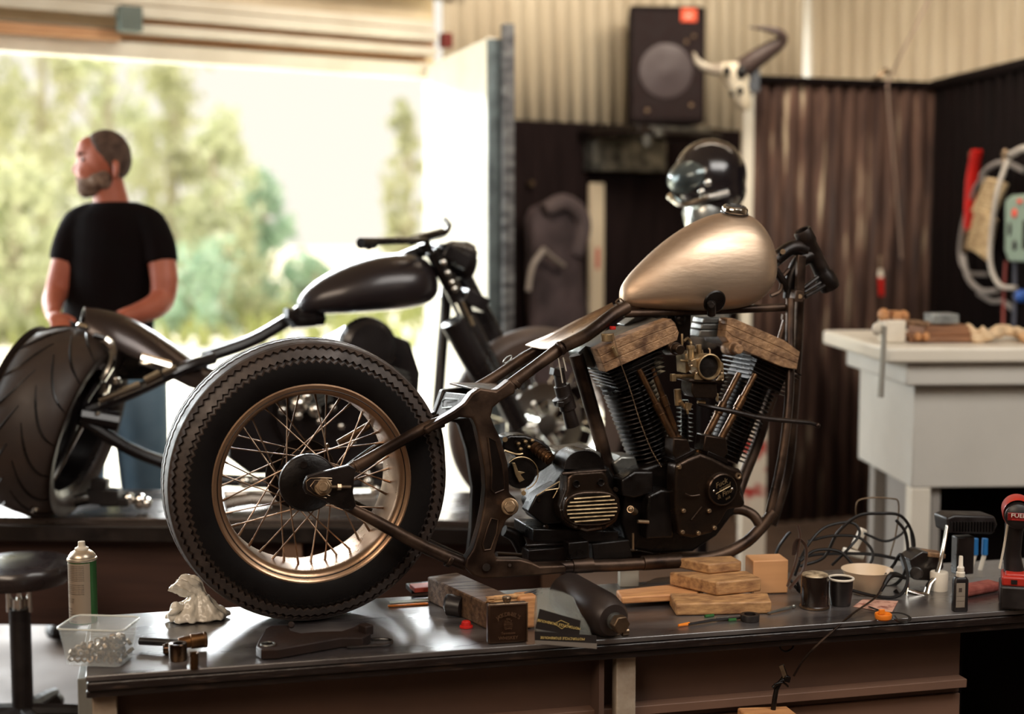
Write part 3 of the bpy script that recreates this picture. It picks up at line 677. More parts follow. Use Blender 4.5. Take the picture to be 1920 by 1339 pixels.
# rear and front cylinder barrels
rT, rB, ra, rs, rR = cylinder(1172, 705, 1228, 868, 1, 0)
fT, fB, fa, fs_, fR = cylinder(1412, 712, 1352, 858, 1, 0)
def head(T_, a, side, w0, w1, rows, name='cylinder_head'):
    b = MB(); Rm = Matrix((side, Vector((0,1,0)), a)).transposed()
    b.box(T_+a*.028, (.10,.12,.075), Rm)
    for k in range(rows):
        f = k/(rows-1); w_ = w0*(1-f)+w1*f
        b.box(T_+a*(-.012+.066*f), (w_, .150, .0028), Rm)
    h_ = b.build(name, M['fin'], engine, bevel=.0006)
    return h_
head(P(1180,702,0), ra, rs, .135, .165, 7)
head(P(1415,712,0), fa, fs_, .125, .165, 7)
def rocker(near, left, far_dx, far_dy, nm):
    """near face outline, layered in three castings with fine joint gaps"""
    n2 = len(near)//2; top = near[:n2]; bot = near[n2:][::-1]
    obj0 = None
    for k, (f0, f1) in enumerate(((0,.315),(.328,.645),(.658,1.0))):
        A = [(t[0]+(q[0]-t[0])*f0, t[1]+(q[1]-t[1])*f0) for t, q in zip(top, bot)]
        B_ = [(t[0]+(q[0]-t[0])*f1, t[1]+(q[1]-t[1])*f1) for t, q in zip(top, bot)]
        b = MB(); b.prism([P(x,y,-.085) for x, y in A+B_[::-1]], (0,.045,0))
        o = b.build(['rocker_cover','rocker_cover','rocker_base'][k], M['tan_cover'], engine, bevel=.0012, seg=2)
        b = MB(); b.prism([P(x,y,-.038) for x, y in A+B_[::-1]], (0,.115,0)); b.build('cover_body', M['alu'], o, bevel=.0012, seg=2)
    b = MB(); cx_ = sum(p[0] for p in near)/len(near); cy_ = sum(p[1] for p in near)/len(near)
    b.prism([P(cx_+(x-cx_)*.94, cy_+(y-cy_)*.94, -.080) for x, y in near], (0,.15,0)); b.build('rocker_core', M['dark_engine'], engine)
rocker([(1120,655),(1150,640),(1205,617),(1258,598),(1266,606),(1273,624),(1270,638),(1215,663),(1168,684),(1136,698)], None, 0, 0, 'r')
rocker([(1364,598),(1376,597),(1424,618),(1470,638),(1500,660),(1494,693),(1466,688),(1420,668),(1372,648),(1360,632)], None, 0, 0, 'f')
# end blocks of the rocker boxes that reach behind the tan covers
b = MB(); b.prism([P(x,y,.0) for x, y in [(1084,662),(1100,648),(1150,640),(1160,690),(1094,690)]], (0,.07,0)); b.build('rocker_end', M['alu'], engine, bevel=.004)
b = MB()
for y0_, y1_ in ((0,.28),(.32,.6),(.64,1)):
    q_ = [(1320,596),(1368,596),(1360,632),(1310,632)]
    A0 = (q_[0][0]+(q_[3][0]-q_[0][0])*y0_, q_[0][1]+36*y0_); A1 = (q_[1][0]+(q_[2][0]-q_[1][0])*y0_, 596+36*y0_)
    B0 = (q_[0][0]+(q_[3][0]-q_[0][0])*y1_, 596+36*y1_); B1 = (q_[1][0]+(q_[2][0]-q_[1][0])*y1_, 596+36*y1_)
    b.prism([P(*A0,-.03), P(*A1,-.03), P(*B1,-.03), P(*B0,-.03)], (0,.06,0))
b.build('rocker_end', M['alu'], engine, bevel=.0025)
b = MB(); b.prism([P(x,y,.03) for x, y in [(1170,610),(1200,588),(1252,584),(1252,602),(1200,618)]], (0,.05,0)); b.build('rocker_breather', M['alu'], engine, bevel=.004)
# loose bolt and cable clip standing on rear rocker
b = MB(); b.cyl(P(1139,640,-.085), P(1139,626,-.085), .0155, .0155, 24); b.cyl(P(1148,650,-.09), P(1158,668,-.09), .0055, None, 10); b.build('plug_cap', M['carb'], engine, bevel=.0015)
b = MB(); b.cyl(P(1149,618,-.05), P(1149,612,-.05), .008, None, 12); b.build('red_plug', M['red'], engine, bevel=.001)
b = MB(); b.tube([P(1150,625,-.10), P(1162,675,-.105), P(1180,725,-.10), P(1200,790,-.095), P(1222,845,-.09), P(1240,875,-.085)], .0012, 6, 3); b.build('dangling_chain', M['bolt'], engine)
b = MB()
for k in range(26):
    t = k/25; p = P(1150+ (1162-1150)*min(1,t*5), 625+250*t, -.102)
    x_ = [1150,1162,1180,1200,1222,1240]; y_ = [625,675,725,790,845,875]; q = t*5; i_ = min(int(q),4); g_ = q-i_
    b.ell(P(x_[i_]+(x_[i_+1]-x_[i_])*g_, y_[i_]+(y_[i_+1]-y_[i_])*g_, -.102), (.0015,.0015,.0015), 8)
b.build('chain_bead', M['bolt'], engine)
# pushrod tubes
def pushrod(x0,y0,x1,y1,v,tele=.5):
    A = P(x0,y0,v+.02); B_ = P(x1,y1,v); d = (B_-A)
    b = MB(); b.cyl(A, A+d*tele, .0072, None, 16); b.cyl(A+d*(tele-.02), A+d*(tele+.10), .0105, None, 16); b.cyl(A+d*(tele+.06), B_, .0088, .0092, 16)
    b.cyl(A+d*(tele+.10), A+d*(tele+.115), .0112, None, 16); b.cyl(B_-d*.06, B_, .0108, None, 16)
    return b.build('pushrod_tube', M['bronze'], engine, bevel=.0006)
pushrod(1198,693,1277,850,-.095,.42); pushrod(1222,688,1272,826,-.082,.42)
pushrod(1386,700,1305,856,-.085,.38); pushrod(1416,702,1334,856,-.095,.30)
b = MB(); b.prism([P(x,y,-.115) for x, y in [(1263,822),(1290,824),(1300,858),(1272,872),(1262,850)]], (0,.05,0)); b.build('lifter_block', M['grimy_alu'], engine, bevel=.003)
b = MB(); b.prism([P(x,y,-.115) for x, y in [(1323,816),(1362,822),(1366,850),(1356,862),(1318,846)]], (0,.05,0)); b.build('lifter_block', M['grimy_alu'], engine, bevel=.003)
b = MB(); b.prism([P(x,y,-.12) for x, y in [(1264,862),(1303,842),(1306,848),(1268,869)]], (0,.06,0)); b.prism([P(x,y,-.12) for x, y in [(1328,846),(1365,862),(1364,870),(1326,854)]], (0,.06,0)); b.build('lifter_flange', M['frame_black'], engine, bevel=.001)
# cam cover
camp = [(1268,872),(1290,860),(1314,850),(1340,860),(1368,875),(1388,880),(1395,890),(1395,902),(1391,912),(1391,925),(1398,942),(1396,952),(1366,956),(1352,980),(1335,1000),(1300,1010),(1274,1005),(1266,960),(1266,900)]
b = MB(); b.prism([P(x,y,-.125) for x, y in camp], (0,.055,0)); camc = b.build('cam_cover', M['grimy_alu'], engine, bevel=.009, seg=4)
bc = P(1351,917,-.126)
b = MB(); b.lathe([(.0,-.012),(.0365,-.012),(.0368,-.0135),(.0385,-.014),(.041,-.012),(.0425,-.006),(.043,.004),(.0,.004)], bc, (0,1,0), 56); bd = b.build('ignition_cover', M['grimy_alu'], camc)
bd['label'] = 'round engraved ignition cover'
b = MB(); b.lathe([(.0,-.0128),(.0362,-.0128),(.0362,-.011),(0,-.011)], bc, (0,1,0), 48); b.build('badge_plate', M['dark_engine'], camc)
TXT = M['carb']
def btxt(s, dx, dz, size, roll=-.42): text(s, size, TXT, camc, face_at(bc+Vector((dx,-.0135,dz)), roll), 'engraved_script', .35, .0004)
btxt('Fuck', -.006, .0165, .019); btxt('around', .004, .0075, .012); btxt('& Find', .003, -.0105, .017); btxt('out', .013, -.0215, .010)
b = MB(); b.tube([bc+Vector((-.020,-.0138,-.0085)), bc+Vector((.020,-.0138,.0085))], .0007, 6); b.build('engraved_line', TXT, camc)
b = MB(); b.ell(bc+Vector((-.026,-.0138,-.001)), (.003,.0015,.003), 10); b.build('cover_screw', M['chrome'], camc); b = MB(); b.ell(bc+Vector((.026,-.0138,.001)), (.003,.0015,.003), 10); b.build('cover_screw', M['chrome'], camc)
b = MB(); b.lathe([(.003,-.0),(.005,-.002),(.0075,-.002),(.0085,0),(.0085,.006),(.003,.006)], P(1385,893,-.128), (0,1,0), 20, closed=True); b.build('cover_bolt', M['bolt'], camc)
for x, y in ((1274,876),(1282,958),(1330,958),(1280,998),(1340,990),(1310,1000)):
    b = MB(); b.lathe([(.0,-.004),(.004,-.004),(.0055,-.002),(.0055,.004),(0,.004)], P(x,y,-.128), (0,1,0), 14)
    b.build('cover_screw', M['bolt'], camc)
b = MB(); b.tube([P(1296,975,-.126), P(1316,950,-.126)], .0025, 6); b.build('cover_rib', M['grimy_alu'], camc); b = MB(); b.tube([P(1284,925,-.13), P(1296,930,-.13), P(1312,928,-.13)], .0018, 6, 3); b.build('cover_rib', M['grimy_alu'], camc)
# oil pump and lower boxes between engine and gearbox
b = MB(); b.prism([P(x,y,-.105) for x, y in [(1216,930),(1240,918),(1264,920),(1264,1010),(1212,1012)]], (0,.06,0)); b.build('oil_pump', M['dark_engine'], engine, bevel=.007, seg=3)
b = MB(); b.prism([P(x,y,-.095) for x, y in [(1166,900),(1190,884),(1226,884),(1226,925),(1190,935),(1166,930)]], (0,.06,0)); b.build('breather_housing', M['dark_engine'], engine, bevel=.006, seg=3); b = MB(); b.prism([P(x,y,-.03) for x, y in [(1150,868),(1165,856),(1192,856),(1200,880),(1160,892)]], (0,.08,0)); b.build('breather_housing', M['alu'], engine, bevel=.005)
b = MB(); b.cyl(P(1182,955,-.11), P(1190,960,-.09), .009, None, 12); b.ell(P(1182,955,-.112), (.007,.007,.007), 10); b.build('oil_fitting', M['bolt'], engine); b = MB(); b.cyl(P(1196,978,-.115), P(1216,979,-.115), .0045, None, 10); b.build('oil_fitting', M['bolt'], engine); b = MB(); b.cyl(P(1187,1000,-.10), P(1187,1030,-.10), .003, None, 8); b.build('oil_rod', M['bolt'], engine)
# exhaust port studs / plug bolts
for x, y in ((1276,656),(1386,655)):
    b = MB(); b.cyl(P(x,y,-.122), P(x-14,y-3,-.09), .0125, .014, 20); b.cyl(P(x-8,y-2,-.105), P(x-24,y-2,-.06), .0165, None, 20); b.build('plug_boss', M['tan_cover'] if x > 1300 else M['grimy_alu'], engine, bevel=.002)
# carburettor
b = MB(); c0 = P(1331,688,-.135)
b.lathe([(.0285,0),(.0300,-.002),(.0325,-.001),(.0335,.004),(.0330,.012),(.0300,.05),(.0260,.075),(.0255,.05),(.0280,.01)], c0, (0,1,0), 48, closed=True)
carb = b.build('carburettor', M['carb'], engine)
b = MB(); b.prism([P(x,y,-.132) for x, y in [(1304,698),(1303,712),(1320,713)]], (0,.006,0)); b.prism([P(x,y,-.132) for x, y in [(1343,714),(1358,713),(1357,696)]], (0,.006,0)); b.prism([P(x,y,-.132) for x, y in [(1296,676),(1305,672),(1308,690),(1298,688)]], (0,.02,0))
b.prism([P(x,y,-.130) for x, y in [(1350,676),(1357,682),(1358,712),(1352,714),(1348,700)]], (0,.012,0)); fl_ = b.build('carburettor_flange', M['carb'], engine, bevel=.0015)
b = MB(); b.cyl(c0+Vector((0,.010,0)), c0+Vector((0,.07,0)), .0283, .025, 32); b.build('carburettor_throat', M['dark_engine'], engine)
b = MB()
for x, y in ((1296,683),(1305,697),(1353,697),(1354,710)): b.lathe([(.002,-.001),(.0042,-.002),(.0045,.002),(.002,.002)], P(x,y,-.134), (0,1,0), 14, closed=True)
b.tube([P(1331,664,-.132), P(1331,656,-.13), P(1328,653,-.128)], .0022, 6, 2); b.build('flange_hole_rim', M['bolt'], engine)
b = MB(); b.prism([P(x,y,-.125) for x, y in [(1298,716),(1344,718),(1346,742),(1338,748),(1302,746),(1297,735)]], (0,.06,0)); b.prism([P(x,y,-.13) for x, y in [(1292,711),(1358,713),(1356,719),(1292,717)]], (0,.07,0)); b.build('float_bowl', M['grimy_alu'], engine, bevel=.003)
b = MB()
b.cyl(P(1295,652,-.11), P(1295,672,-.11), .0085, None, 16); b.cyl(P(1295,648,-.11), P(1295,654,-.11), .0105, None, 6); b.cyl(P(1310,646,-.10), P(1312,670,-.10), .007, None, 12)
b.cyl(P(1279,626,-.09), P(1279,650,-.09), .003, None, 8); b.cyl(P(1275,676,-.1), P(1300,679,-.1), .0032, None, 8); b.cyl(P(1258,706,-.1), P(1300,706,-.09), .0055, None, 10); b.box(P(1262,708,-.1), (.012,.012,.018))
b.prism([P(x,y,-.09) for x, y in [(1284,664),(1318,656),(1322,672),(1300,690),(1286,700)]], (0,.05,0)); b.cyl(P(1270,730,-.09), P(1272,760,-.09), .009, None, 12); b.cyl(P(1308,754,-.11), P(1322,754,-.11), .005, None, 8)
b.cyl(P(1345,738,-.12), P(1345,752,-.12), .0035, None, 8); b.cyl(P(1275,752,-.1), P(1285,766,-.1), .006, .004, 10); b.box(P(1290,762,-.105), (.014,.012,.018), (0,.2,0)); b.cyl(P(1288,768,-.11), P(1290,776,-.11), .0035, None, 8)
b.tube([P(1282,640,-.07), P(1290,634,-.06), P(1296,645,-.06), P(1290,660,-.08)], .0035, 8, 3)
b.build('choke_linkage', M['carb'], engine, bevel=.0006)
b = MB()
for k in range(9): b.box(P(1284,758+k*8.5,-.055), (.024,.05,.0024))
b.cyl(P(1284,750,-.045), P(1284,830,-.045), .010, None, 12)
b.build('rear_head_fin', M['fin'], engine)
b = MB(); b.tube([P(1310,758,-.12), P(1335,764,-.135), P(1375,772,-.14), P(1430,784,-.14), P(1500,791,-.14), P(1523,794,-.14), P(1534,800,-.14)], [.005,.008,.0085,.0088,.0075,.0068,.006], 10, 3, flat=.8)
arm = b.build('support_arm', M['frame_black'], engine)
b = MB(); b.ell(P(1533,798,-.142), (.0075,.0075,.007), 12); b.build('arm_end', M['frame'], arm)
# intake bolt between heads
b = MB(); b.lathe([(.0,-.006),(.007,-.006),(.011,-.002),(.016,0),(.016,.01),(0,.01)], P(1277,597,-.01), (0,1,0), 20); b.prism([P(x,y,.0) for x, y in [(1258,580),(1296,580),(1294,640),(1262,640)]], (0,.02,0)); b.build('engine_hanger', M['frame_black'], engine)
# ---- gearbox
gp = [(1046,900),(1062,885),(1075,868),(1130,868),(1145,880),(1160,905),(1166,940),(1160,975),(1135,995),(1090,1000),(1060,985),(1020,985),(1008,950),(1020,930)]
b = MB(); b.prism([P(x,y,-.06) for x, y in gp], (0,.13,0)); gb = b.build('gearbox', M['dark_engine'], bike, bevel=.008, seg=3)
def oval(cx_, cy_, rx_, ry_, n=40, p=.7):
    return [(cx_+rx_*math.copysign(abs(math.cos(2*PI*k/n))**p, math.cos(2*PI*k/n)), cy_+ry_*math.copysign(abs(math.sin(2*PI*k/n))**p, math.sin(2*PI*k/n)) - (math.cos(2*PI*k/n))*2.5) for k in range(n)]
b = MB(); b.prism([P(x,y,-.110) for x, y in [(1063,920),(1065,896),(1075,884),(1132,880),(1140,890),(1145,912),(1163,935),(1166,955),(1158,980),(1136,994),(1100,1000),(1068,990),(1055,972),(1052,950)]], (0,.06,0)); end = b.build('end_cover', M['grimy_alu'], gb, bevel=.010, seg=4)
b = MB(); b.prism([P(x,y,-.119) for x, y in oval(1110,954,52,33)], (0,.02,0)); ov = b.build('ribbed_inspection_cover', M['grimy_alu'], gb, bevel=.006, seg=4)
b = MB(); b.prism([P(x,y,-.1215) for x, y in oval(1110,954,46,27)], (0,.008,0)); b.build('rib_field', M['dark_engine'], gb)
for k in range(7):
    yy = 933 + k*7.2; hx = [34,42,46,47,46,42,33][k]
    b = MB(); b.tube([P(1110-hx, yy+2.5, -.1235), P(1110+hx, yy-2.5, -.1235)], .0022, 8); b.build('cooling_rib', M['carb'], ov)
for x, y in ((1081,908),(1127,905)):
    b = MB(); b.lathe([(.0,.004),(.0055,.004),(.007,.0),(.0085,-.0015),(.0095,.001),(.0095,.006),(0,.006)], P(x,y,-.113), (0,1,0), 24); b.build('screw_well', M['dark_engine'], end)
for x, y in ((1155,919),(1056,958),(1086,989),(1132,988),(1010,938),(1025,988)):
    b = MB(); b.lathe([(.0,-.003),(.0045,-.003),(.0065,0),(.0065,.006),(0,.006)], P(x,y,-.109 if x > 1040 else -.07), (0,1,0), 16); b.build('gearbox_screw', M['grimy_alu'], gb)
dc = [(1056,880)] + [(1096+38*math.cos(PI-PI*k/16), 878-34*math.sin(PI*k/16)) for k in range(17)] + [(1135,884)]
b = MB(); b.prism([P(x,y,-.100) for x, y in dc], (0,.075,0)); b.build('release_cover', M['dark_engine'], gb, bevel=.007, seg=3)
b = MB(); b.tube([P(1054,888,-.108), P(1136,882,-.108)], .0035, 8); b.build('cover_seam', M['grimy_alu'], gb)
b = MB(); b.prism([P(x,y,-.02) for x, y in [(1036,860),(1044,846),(1105,838),(1128,850),(1128,870),(1040,874)]], (0,.08,0)); b.build('top_cover', M['alu'], gb, bevel=.005)
# linkage and starter parts left of the gearbox
b = MB(); b.lathe([(.0,-.0),(.036,0),(.0385,.004),(.0385,.02),(.0,.03)], P(978,888,-.08), (0,1,0), 40); sl = b.build('clutch_release_drum', M['dark_engine'], gb)
b = MB(); b.tube([P(978+31*math.cos(R(a_)), 888-31*math.sin(R(a_)), -.083) for a_ in range(-70,150,10)], .0013, 6); b.build('drum_edge', M['carb'], sl)
b = MB(); b.prism([P(x,y,-.086) for x, y in [(966,868),(972,884),(985,886),(976,890),(984,900),(974,905),(966,890),(961,868)]], (0,.008,0)); b.build('worn_lever', M['carb'], sl, bevel=.001)
b = MB(); b.cyl(P(1002,838,-.05), P(1032,862,-.085), .015, .0115, 20)
for f in (.15,.35,.55,.75,.92):
    A = P(1002,838,-.05).lerp(P(1032,862,-.085), f); d = (P(1032,862,-.085)-P(1002,838,-.05)).normalized(); b.cyl(A, A+d*.003, .0172-.002*f, None, 20)
b.build('kick_shaft', M['bronze'], gb)
b = MB(); b.prism([P(x,y,-.045) for x, y in [(944,822),(958,816),(985,816),(1010,824),(1030,836),(1037,850),(1037,870),(1015,885),(985,870),(960,850),(942,842)]], (0,.06,0)); b.build('starter_housing', M['dark_engine'], gb, bevel=.006, seg=3)
b = MB(); b.cyl(P(947,824,-.05), P(947,824,-.04), .0065, None, 14); b.cyl(P(982,925,-.085), P(982,925,-.07), .006, None, 12); b.build('linkage_bolt', M['carb'], gb)
b = MB(); b.tube([P(946,845,-.06), P(968,852,-.06), P(980,851,-.06)], .0028, 8, 2); b.build('linkage_lever', M['carb'], gb)
for x, y in ((972,832),(985,828),(992,838),(976,842),(998,826)):
    b = MB(); b.ell(P(x,y,-.052), (.006,.006,.005), 8); b.build('linkage_bolt', M['carb'], gb)
b = MB(); b.tube([P(1006,930,-.08), P(1024,918,-.085), P(1049,903,-.085), P(1048,916,-.085), P(1022,920,-.085)], .0016, 6); b.tube([P(1037,934,-.08), P(1046,918,-.08)], .0014, 6); b.build('bracket_edge', M['carb'], gb)
b = MB(); b.prism([P(x,y,-.07) for x, y in [(1005,930),(1024,918),(1060,900),(1070,980),(1020,985),(990,960)]], (0,.05,0)); b.build('gearbox_side', M['dark_engine'], gb, bevel=.004)
# ignition coil / solenoid hanging under the seat rail
b = MB(); b.cyl(P(1047,690,-.02), P(1052,725,-.02), .014, None, 16); b.cyl(P(1053,722,-.02), P(1066,768,-.02), .0205, .021, 20); b.cyl(P(1052,745,-.03), P(1056,755,-.03), .024, None, 20); b.cyl(P(1064,765,-.02), P(1074,800,-.02), .016, .018, 16); b.box(P(1044,698,-.02), (.028,.03,.018), (0,.2,0)); b.box(P(1050,758,-.045), (.016,.02,.014))
b.build('solenoid', M['black_paint'], bike, bevel=.0015)
b = MB(); b.tube([P(1047,672,-.04), P(1052,700,-.045), P(1055,718,-.045)], .0014, 6, 2); b.tube([P(1056,670,-.04), P(1062,696,-.045)], .0014, 6); b.build('wire', M['white_plastic'], bike)
# cross tube, engine plate and bits above the lower rail
b = MB(); b.tube([P(985,1024,-.07), P(1060,1020,-.07)], .006, 8); b.box(P(1020,1040,-.06), (.10,.05,.04)); b.build('engine_plate', M['frame_black'], bike, bevel=.003)
b = MB(); b.prism([P(x,y,-.1) for x, y in [(1066,1018),(1104,1014),(1106,1046),(1068,1050)]], (0,.04,0)); b.prism([P(x,y,-.08) for x, y in [(1110,1020),(1180,1012),(1186,1045),(1112,1050)]], (0,.12,0)); b.build('mount_block', M['dark_engine'], bike, bevel=.003)
b = MB(); b.prism([P(x,y,-.075) for x, y in [(1000,992),(1160,996),(1160,1018),(1000,1016)]], (0,.14,0)); b.build('mount_block', M['dark_engine'], bike, bevel=.003)
b = MB(); b.tube([P(945,995,.0), P(965,1004,.0), P(975,1020,.0), P(978,1034,0)], [.014,.018,.018,.014], 14, 3); b.build('oil_hose', M['frame_black'], bike)
# ================================================================ THINGS ON THE BENCH
P = BF.P
def onb(x, y, h=0.0):
    q = onz(x, y, ZB+h) - BF.O; return Vector((q.dot(BF.e), q.dot(BF.n), h))
def place(b, name, m, label=None, cat=None, group=None, fr=None, **kw):
    """one thing from a builder filled in frame coordinates; its origin goes to its base"""
    fr = fr or BF
    xs = [v.x for v in b.v]; ys = [v.y for v in b.v]; zs = [v.z for v in b.v]
    c = Vector(((min(xs)+max(xs))/2, (min(ys)+max(ys))/2, min(zs)))
    b.v = [v-c for v in b.v]
    o = b.build(name, m, loc=fr.W(c.x, c.y, c.z), rot=(0, 0, fr.yaw), **kw)
    o['_c'] = tuple(c); return tag(o, label, cat, group)
def part(b, name, m, par, **kw):
    c = Vector(par['_c']); b.v = [v-c for v in b.v]; return b.build(name, m, par, **kw)
def bthing(name, label, cat, c, yaw=YAW, group=None):
    return thing(name, label, cat, BF.W(c[0], c[1], c[2]), yaw, group=group)
# spray can
c = onb(157, 1166)
t = bthing('spray_can', 'green and grey aerosol can standing at the left end of the bench', 'spray can', c, .2)
M['can_label'] = mat('printed_grey_label', C(158,142,124), .45, .2, C(146,130,112), 5)
M['green'] = mat('green_label', C(44,100,44), .4, .2, C(36,84,38), 5)
b = MB(); b.lathe([(.0,0),(.031,0),(.0325,.002),(.0325,.148),(.031,.150),(0,.150)], (0,0,0), (0,0,1), 48); body = b.build('can_body', M['green'], t)
b = MB(); rg = []
for z in (.004,.146): rg.append([Vector((.0328*math.cos(R(a)), .0328*math.sin(R(a)), z)) for a in range(-215,-48,6)])
n_ = len(rg[0]); b.add(rg[0]+rg[1], [(i,i+1,n_+i+1,n_+i) for i in range(n_-1)]); lb = b.build('can_label', M['can_label'], body)
b = MB(); b.lathe([(.0315,.148),(.0345,.149),(.035,.152),(.034,.155),(.0315,.156),(.031,.160),(.026,.167),(.017,.173),(.0,.174)], (0,0,0), (0,0,1), 40); b.build('can_dome', mat('steel_can_dome', C(210,196,176), .35, .8), t)
b = MB(); b.lathe([(.0,.173),(.016,.173),(.016,.178),(.009,.181),(.009,.183),(.0,.183)], (0,0,0), (0,0,1), 28); b.cyl((0,0,.182),(0,0,.193),.0085,.008,20); b.build('nozzle', M['white_plastic'], t, bevel=.001)
M['ink'] = mat('dark_print', C(70,58,52), .6)
def wrap_text(s, ang, z, size, par, r=.0332):
    o = text(s, size, M['ink'], None, Matrix.Identity(4), 'printed_text', ext=.00005, align='LEFT')
    for v in o.data.vertices:
        a = ang + v.co.x/r; zz = v.co.y; v.co = (r*math.cos(a), r*math.sin(a), z+zz)
    o.parent = par
for k in range(9): wrap_text('xylene acetone butane aerosol dimethyl ether extremely', R(-205), .140-.0042*k, .0032, lb)
wrap_text('________________________', R(-205), .1035, .0042, lb)
for k in range(6): wrap_text('flammable do not pierce or burn keep', R(-170), .096-.0044*k, .0034, lb)
for k in range(6): wrap_text('warning keep', R(-205), .094-.006*k, .0030, lb)
for k in range(3): wrap_text('protect from sunlight', R(-170), .062-.004*k, .0032, lb)
for k, s in enumerate(('MADE IN','S. Industri','Chemie GmbH Industrie','00140 Sweden')): wrap_text(s, R(-170), .038-.0065*k, .0052, lb)
wrap_text('Vol. 2/400 ml', R(-170), .008, .0062, lb); wrap_text('O', R(-196), .014, .008, lb)
# plastic tub of nuts
c = onb(187, 1240); ty = R(-6)
t = thing('plastic_tub', 'clear plastic tub holding steel nuts on the left bench corner', 'tub', BF.W(c.x, c.y, .001), ty)
M['tub'] = mat('frosted_clear_plastic', C(226,232,232), .22, 0, rvar=.04, alpha=.17)
def rrect(hx, hy, r, z, n=6):
    out = []
    for sx, sy, a0 in ((1,1,0),(-1,1,90),(-1,-1,180),(1,-1,270)):
        for k in range(n+1):
            a = R(a0+90*k/n); out.append(Vector((sx*(hx-r)+r*math.cos(a), sy*(hy-r)+r*math.sin(a), z)))
    return out
b = MB(); b.loft([rrect(.060,.042,.014,.0012), rrect(.066,.048,.015,.045), rrect(.0715,.0535,.016,.082)], caps=False); bb = rrect(.060,.042,.014,.0012); b.add(bb, [tuple(range(len(bb)))])
b.build('tub_wall', M['tub'], t, solid=.0012)
b = MB(); rgs = []; base = rrect(.0735,.0555,.017,.083); 
b.tube(base, .0022, 8, closed=True); b.build('tub_rim', mat('tub_rim_plastic', C(220,222,214), .25, 0, trans=.3), t)
# the nuts
def nut_mesh(r=.0085, h=.0075, hole=.0048):
    b = MB(); o = [Vector((r*math.cos(PI/3*k), r*math.sin(PI/3*k), 0)) for k in range(6)]; n = 18
    def hexr(k):
        a = 2*PI*k/n; aa = (a % (PI/3))-PI/6; return r*math.cos(PI/6)/math.cos(aa)
    prof = []
    R0 = [[Vector((hexr(k)*f*math.cos(2*PI*k/n), hexr(k)*f*math.sin(2*PI*k/n), z)) for k in range(n)] for f, z in ((.9,-h/2),(1,-h/2+.001),(1,h/2-.001),(.9,h/2))]
    R1 = [[Vector((hole*math.cos(2*PI*k/n), hole*math.sin(2*PI*k/n), z)) for k in range(n)] for z in (h/2,-h/2)]
    b.loft(R0+R1, close=True, caps=False); return b
M['nut'] = mat('zinc_nut', C(150,132,108), .4, .85, C(84,66,50), 60)
rn = random.Random(11); proto = None; k = 0
for layer, cnt in enumerate((24, 20, 14, 7)):
    for i in range(cnt):
        gx = (i % 8)/7-.5; gy = (i//8)/2-.4
        if layer == 0: x = gx*.104; y = (gy)*.066
        elif layer == 1: x = ((i % 7)/6-.5)*.098; y = ((i//7)/2-.45)*.06
        elif layer == 2: x = ((i % 7)/6-.35)*.07+.01; y = ((i//7)-.4)*.04
        else: x = .01+rn.uniform(0,.04); y = rn.uniform(-.015,.03)
        x += rn.uniform(-.002,.002); y += rn.uniform(-.002,.002); z = .0105 + layer*.0125 + rn.uniform(0,.0015)
        if proto is None:
            o = nut_mesh().build('hex_nut', M['nut']); proto = o
        else: o = proto.copy(); COL.objects.link(o)
        q = Vector((x, y, 0)); q.rotate(Euler((0,0,ty))); o.location = BF.W(c.x, c.y, .001)+Vector((q.x, q.y, z))
        o.rotation_euler = (rn.uniform(.6,2.4), rn.uniform(-.8,.8), rn.uniform(0,6)); s_ = rn.uniform(.85,1.1); o.scale = (s_,s_,s_)
        tag(o, 'zinc hex nut in the clear plastic tub', 'nut', 'hex nuts in the plastic tub')
# extension bar with bronze swivel head
b = MB(); A = onb(262,1202,.018); B_ = onb(334,1206,.020); b.cyl(A, B_, .0085, None, 16)
t = place(b, 'socket_extension', M['black_paint'], 'black socket extension bar with bronze swivel head right of the tub', 'tool', bevel=.001)
b = MB(); D_ = onb(388,1199,.022); b.cyl(B_, B_.lerp(D_,.45), .011, .0145, 24); b.cyl(B_.lerp(D_,.42), D_, .0165, .0165, 28); part(b, 'swivel_head', mat('bronze_black', C(64,44,30), .3, .9, C(120,84,50), 20), t, bevel=.002)
b = MB(); b.cyl(D_.lerp(B_,.12), D_.lerp(B_,.02), .0175, None, 28); part(b, 'knurled_ring', M['bronze'], t, bevel=.001)
# sockets
M['socket'] = mat('black_chrome_socket', C(40,28,24), .22, .9, C(96,72,50), 18)
c = onb(334,1238); b = MB(); b.lathe([(.0,.028),(.011,.028),(.0115,.037),(.018,.038),(.0195,.036),(.0195,.004),(.018,0),(0,0)], c, (0,0,1), 32); place(b, 'wrench_socket', M['socket'], 'upright black chrome socket in front of the bronze swivel head', 'socket')
c = onb(309,1228); b = MB(); b.cyl(c+Vector((0,0,.013)), c+Vector((.013,-.002,.013)), .013, None, 24); b.cyl(c+Vector((-.004,0,.013)), c+Vector((0,0,.013)), .011, None, 24); place(b, 'wrench_socket', M['socket'], 'small black socket lying left of the upright socket', 'socket', bevel=.001)
c = onb(364,1254); b = MB(); b.lathe([(.0,.004),(.006,.004),(.006,.032),(.0093,.034),(.0095,.03),(.0095,0),(0,0)], c, (0,0,1), 24); place(b, 'wrench_socket', mat('bronze_socket', C(110,80,54), .3, .9, C(70,48,34), 20), 'slim bronze socket standing at the bench edge right of the black ones', 'socket')
